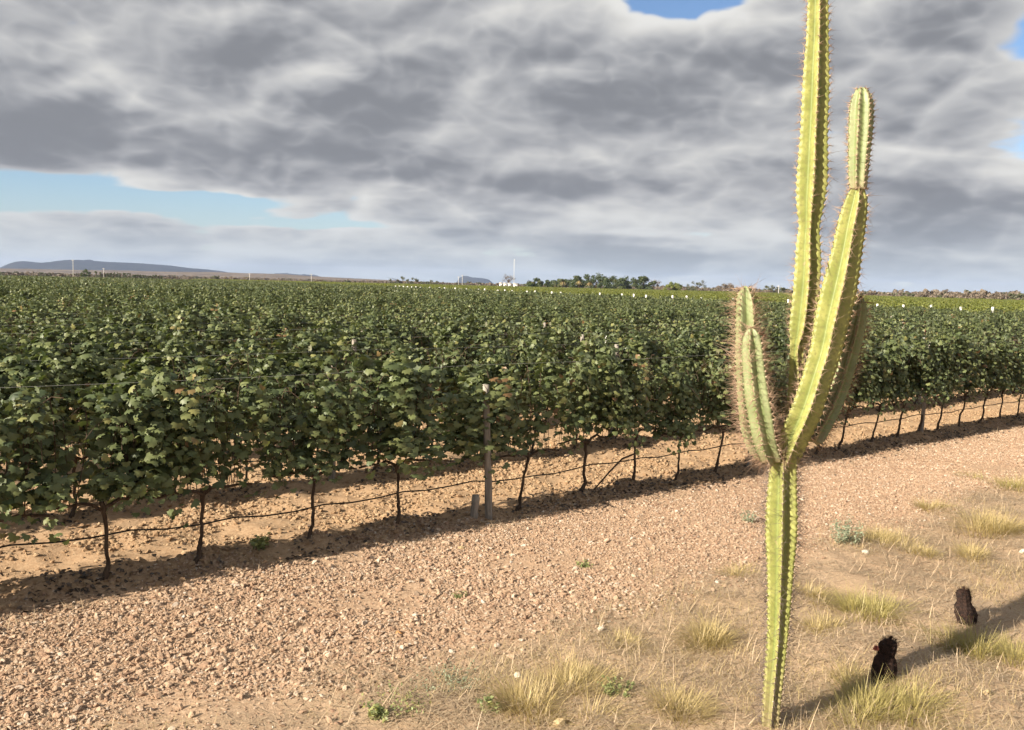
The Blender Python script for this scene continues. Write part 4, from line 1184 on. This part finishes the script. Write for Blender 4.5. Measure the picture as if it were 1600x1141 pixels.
for k, u in enumerate([150, 157, 163, 168, 173, 178, 183, 188, 193, 198, 203, 209, 214, 219, 224, 229, 233, 238, 243, 248, 252]):
    Yd = 610
    tree(u - 2.6, u + 2.6, 422.0 + k * .38 + (k * 7 % 3) * .6, Yd, 'small dark pointed tree in the even row below the hill, %s from the left' % nth(k + 1), 70 + k, M_MANGO, 'row_tree', group='row of small trees below the hill', nclump=8, nleaf=260, size=.38, skirt=.08)
SCT = [(598, 660, 432.0, 'broad green scrub tree left of the small hill', M_SCRUBG), (655, 700, 438, 'low green scrub tree between the two far hills', M_SCRUBG), (1010, 1036, 436, 'pale bare tree behind the right end of the grove', M_SCRUBB), (1072, 1108, 437.5, 'grey-green scrub tree right of the small light tree', M_SCRUBG),
       (1128, 1146, 441, 'round grey-brown scrub tree left of the cactus arm tip', M_SCRUBB), (1195, 1218, 444, 'grey-green scrub tree left of the cactus column', M_SCRUBG), (1396, 1420, 455, 'green-brown scrub tree just right of the cactus', M_SCRUBG), (1425, 1450, 454.5, 'dark green scrub tree on the right skyline', M_SCRUBG),
       (1450, 1470, 457, 'low green scrub tree on the right skyline', M_SCRUBG), (1468, 1486, 451.5, 'tall grey bare tree on the right skyline', M_SCRUBB), (1500, 1530, 459, 'low brown scrub tree on the right skyline', M_SCRUBB), (1555, 1580, 460, 'green scrub tree near the right edge of the skyline', M_SCRUBG),
       (60, 84, 425, 'low green scrub tree below the left part of the hill', M_SCRUBG), (330, 345, 429, 'small green scrub tree below the right end of the hill', M_SCRUBG)]
for k, (u0, u1, vt, lab, mt) in enumerate(SCT):
    tree(u0, u1, vt, 690 + (k * 53 % 90), lab, 120 + k, mt, 'scrub_tree', group='scrub trees on the skyline', nclump=16, nleaf=1300, size=.42, skirt=.05)
# palms with brown skirts inside the grove
for k, (u, vt, lab) in enumerate([(880, 434.5, 'short palm with hanging brown fronds, left one in front of the grove'), (905, 433.5, 'short palm with hanging brown fronds, middle one in front of the grove'), (922, 436, 'short palm with hanging brown fronds, right one in front of the grove')]):
    Yd = 590; p = hp(u, vt, Yd); e = empty('palm_tree', (p.x, Yd, 0)); tag(e, lab, 'palm', 'palms in front of the grove')
    H_ = p.z; r = np.random.default_rng(k); mb = MB(); mb.tube([(0, 0, -.2), (.1, 0, H_ * .4), (0, 0, H_ * .75)], [.28, .22, .2], 7); link('trunk', mb.mesh('trunk', M_BARK), e)
    for nm, mt, nf, up in (('fronds', M_SCRUBG, 34, .5), ('dry_fronds', M_GRASS, 26, -.7)):
        a = r.uniform(0, 6.28, nf); d = np.stack([np.cos(a), np.sin(a), np.full(nf, up) + r.normal(0, .25, nf)], -1)
        c = link(nm, blades_mesh(nm, np.tile([0, 0, H_ * .76], (nf, 1)), d, r.uniform(2.2, 3.2, nf), np.full(nf, .30), np.full(nf, .55), r.random(nf) * .6, mt, 5), e); tag(c, kind='stuff')

# scrub: a low far-off wood that reads as one mass
BUSH = []
for k in range(4):
    p = hp([1500, 560, 1150, 1580][k], 460, 720)
    me = crown_mesh('scrub_bush', 200 + k, 3.0, 3.0, 1.7, 1.5, 14, 420, .55, M_SCRUBB if k < 3 else M_SCRUBG)
    o = link('scrubland', me, loc=(p.x, 720 + 10 * k, 0)); tag(o, 'brown leafless scrub stretching along the skyline', 'scrub', kind='stuff'); BUSH.append(o)
pts = []
for band in range(15):
    Yb = 700 + band * 75
    half = .62 * Yb + 60
    nb = int(2 * half / 4.2)
    xx = rng.uniform(-half, half, nb); yy = Yb + rng.uniform(-35, 35, nb)
    pts.append(np.stack([xx, yy, np.zeros(nb)], -1))
nb = 700   # nearer scrub behind the road on the right
pts.append(np.stack([rng.uniform(192, 460, nb), rng.uniform(330, 690, nb), np.zeros(nb)], -1))
pts = np.concatenate(pts); n = len(pts)
pts = pts[~((np.abs(pts[:, 0]) < 120) & (pts[:, 1] < 640))]; n = len(pts)
hs = np.clip(0.85 + 1.3 * fbm(pts[:, 0] * .012, pts[:, 1] * .004, 3, 81) + rng.normal(0, .25, n), .45, 2.4)*np.where(pts[:, 0] > 150, 1.25, 1.0)
sc = scatter('scrubland', pts, np.stack([np.zeros(n), np.zeros(n), rng.uniform(0, 6.28, n)], -1), np.stack([hs * rng.uniform(.8, 1.3, n), hs, hs * rng.uniform(.8, 1.2, n)], -1), np.where(rng.random(n) < .80, rng.integers(0, 3, n), 3), BUSH)
tag(sc, 'brown leafless scrub stretching along the skyline', 'scrub', kind='stuff')

# ------------------------------------------------------------------ hills
def hill_mat(name, c1, c2, sc_=0.01):
    m, gg = new_mat(name); pos = gg.node('ShaderNodeNewGeometry').outputs['Position']
    gg.put(gg.p.inputs['Base Color'], gg.mix(gg.smooth(gg.noise(pos, sc_, 6, .6), .35, .65), c1, c2)); gg.p.inputs['Roughness'].default_value = .95; gg.p.inputs['Specular IOR Level'].default_value = .1
    bump(gg, gg.noise(pos, sc_ * 4, 6, .65), .8, 12.0)
    return m
M_HILL = hill_mat('forested_hill', (0.013, 0.015, 0.013), (0.026, 0.028, 0.022))
M_RISE = hill_mat('dry_rise', (0.11, 0.085, 0.06), (0.17, 0.13, 0.09))
def hill(name, prof, Yd, thick, mat, seed, label=None):
    """prof: (u, v) points of the crest; a ridge with slopes to both sides"""
    us = np.linspace(prof[0][0], prof[-1][0], 160)
    vv = np.interp(us, [p[0] for p in prof], [p[1] for p in prof])
    vv = np.convolve(np.pad(vv, 5, mode='edge'), np.ones(11) / 11, 'valid')
    crest = [hp(a, b, Yd) for a, b in zip(us, vv)]
    V, nr = [], 15
    for j, t in enumerate(np.linspace(-1, 1, nr)):
        k = (0.5 + 0.5 * math.cos(math.pi * t)) ** 0.8
        for i, c in enumerate(crest):
            wob = fbm(np.array([i * .11 + seed]), np.array([j * .5]), 3, seed)[0]
            h = max(c.z, 0) * k * (1 + (0.35 * wob if 0 < j < nr - 1 and j != nr // 2 else 0)) - (6 if j in (0, nr - 1) else 0)
            V.append((c.x * (1 + t * thick / Yd), Yd + t * thick + wob * thick * .1 * (abs(t) > .01), h))
    idx = np.arange(nr * 160).reshape(nr, 160)
    q = np.stack([idx[:-1, :-1], idx[:-1, 1:], idx[1:, 1:], idx[1:, :-1]], -1).reshape(-1, 4)
    o = link(name, mesh_np(name, V, q, mat, True)); tag(o, kind='structure'); return o
hill('hill', [(-60, 428), (-10, 424), (10, 413), (22, 408.5), (37, 407.5), (52, 409.5), (66, 411.5), (80, 409.5), (96, 406.3), (128, 406), (160, 409), (210, 411), (262, 414.5), (300, 419.5), (348, 423.5), (362, 427), (380, 433)], 7200, 900, M_HILL, 3)
hill('hill', [(415, 435), (428, 427.6), (445, 427), (470, 429.2), (486, 429.5), (498, 431.5), (512, 437)], 8200, 500, M_HILL, 5)
hill('hill', [(712, 443), (718, 434), (726, 431), (740, 434), (752, 434.5), (764, 437), (772, 444)], 8600, 300, M_HILL, 7)
hill('terrain', [(-200, 424), (0, 419.5), (120, 422.0), (250, 424.5), (340, 426.0), (430, 428.5), (520, 433.5), (600, 437.5), (680, 441), (760, 444)], 3600, 500, M_RISE, 9)

# ------------------------------------------------------------------ the pale road on the right and things beside it
mb = MB(); prof = [(-3.0, 0), (-1.6, .85), (1.6, .85), (3.0, 0)]
ys_ = np.linspace(230, 640, 30); k = mb.addv([(181 + a + 2.5 * math.sin(yy_ * .01), yy_, z_ - (0.1 if z_ == 0 else 0)) for yy_ in ys_ for a, z_ in prof])
for i in range(29):
    for j in range(3): mb.q.append((k + i * 4 + j, k + i * 4 + j + 1, k + i * 4 + 5 + j, k + i * 4 + 4 + j))
tag(link('road', mb.mesh('road', simple('pale_dirt', (0.46, 0.41, 0.34), (0.56, 0.51, 0.44), .2, .95, 4, .1), False)), kind='structure')
def pole(u, vt, Yd, label, arm=True, r0=.16, name='utility_pole'):
    p = hp(u, vt, Yd); e = empty(name, (p.x, Yd, 0)); tag(e, label, 'pole', 'utility poles on the skyline' if arm else None)
    mb = MB(); mb.tube([(0, 0, -.3), (0, 0, p.z * .5), (0, 0, p.z)], [r0 * 1.2, r0, r0 * .7], 8); link('pole', mb.mesh('pole', M_POLE), e)
    if arm:
        mb = MB(); mb.box((-.9, -.07, p.z - .55), (.9, .07, p.z - .40)); c = link('crossarm', mb.mesh('crossarm', M_POLE, False), e)
        for x_ in (-.8, 0, .8):
            mb = MB(); mb.tube([(x_, 0, p.z - .40), (x_, 0, p.z - .25), (x_, 0, p.z - .18)], [.05, .07, .04], 6); link('insulator', mb.mesh('insulator', M_CONC), c)
for a in ((114, 405.5, 520, 'tall pale pole in front of the long hill'), (162, 419, 560, 'short pale pole in front of the row of small trees'), (390, 427, 560, 'pale pole alone right of the long hill'),
          (486.5, 428, 560, 'pale pole in front of the low middle hill'), (716.5, 432, 600, 'left one of the two pale poles by the small hill'), (722.5, 429.5, 600, 'right one of the two pale poles by the small hill'), (1217, 446, 430, 'pale pole just left of the cactus column')):
    pole(*a)
# mast
p = hp(803.5, 405, 600); e = empty('radio_mast', (p.x, 600, 0)); tag(e, 'tall thin white mast at the far field edge left of the grove', 'mast')
mb = MB()
for a in range(3):
    x_, y_ = .42 * math.cos(a * 2.094), .42 * math.sin(a * 2.094)
    mb.tube([(x_, y_, -.3), (x_ * .8, y_ * .8, p.z * .5), (x_ * .6, y_ * .6, p.z)], .05, 6)
link('mast', mb.mesh('mast', M_WHITE), e)
mb = MB()
for i in range(12):
    z0, z1 = p.z * i / 12, p.z * (i + 1) / 12
    for a in range(3):
        c0, c1 = a * 2.094, (a + 1) * 2.094
        mb.tube([(.38 * math.cos(c0), .38 * math.sin(c0), z0), (.36 * math.cos(c1), .36 * math.sin(c1), z1)], .022, 4)
link('lattice', mb.mesh('lattice', M_WHITE), e)
# small white buildings by the mast
for k, (u0, u1, vt, lab) in enumerate([(780.5, 785, 441.2, 'tiny white hut left of the mast, leftmost'), (787, 792, 441.6, 'tiny white hut left of the mast, middle one'), (794, 799, 442, 'tiny white hut left of the mast, next to it'), (802, 809, 442.5, 'small white shed at the foot of the mast')]):
    Yd = 590; a, b = hp(u0, vt, Yd), hp(u1, vt, Yd); w_, h_ = (b.x - a.x) / 2, a.z
    e = empty('white_hut', ((a.x + b.x) / 2, Yd, 0)); tag(e, lab, 'hut', 'white huts by the mast')
    mb = MB(); mb.box((-w_, -1.2, -.1), (w_, 1.2, h_ * .82)); link('wall', mb.mesh('wall', M_WHITE, False), e)
    mb = MB(); kk = mb.addv([(-w_ - .2, -1.45, h_ * .80), (w_ + .2, -1.45, h_ * .80), (w_ + .2, 0, h_), (-w_ - .2, 0, h_), (w_ + .2, 1.45, h_ * .80), (-w_ - .2, 1.45, h_ * .80)])
    mb.q += [(kk, kk + 1, kk + 2, kk + 3), (kk + 3, kk + 2, kk + 4, kk + 5)]; mb.t += [(kk, kk + 3, kk + 5), (kk + 1, kk + 4, kk + 2)]
    link('roof', mb.mesh('roof', M_CONC, False), e)
    mb = MB(); mb.box((-.4, -1.23, 0), (.4, -1.17, h_ * .6)); link('door', mb.mesh('door', M_BARK, False), e)

# ------------------------------------------------------------------ air
hm = bpy.data.materials.new('air'); hm.use_nodes = True; hm.node_tree.nodes.clear(); gh_ = G(hm.node_tree)
ho = gh_.node('ShaderNodeOutputMaterial'); hv = gh_.node('ShaderNodeVolumePrincipled')
hv.inputs['Color'].default_value = (0.50, 0.64, 1.0, 1); hv.inputs['Density'].default_value = 4.5e-5; hv.inputs['Anisotropy'].default_value = 0.0
gh_.l.new(hv.outputs[0], ho.inputs['Volume'])
mb = MB(); mb.box((-9500, -4000, -8), (9500, 11500, 175)); 
tag(link('haze', mb.mesh('haze', hm, False)), 'thin bluish air over the whole plain', 'haze', kind='stuff')
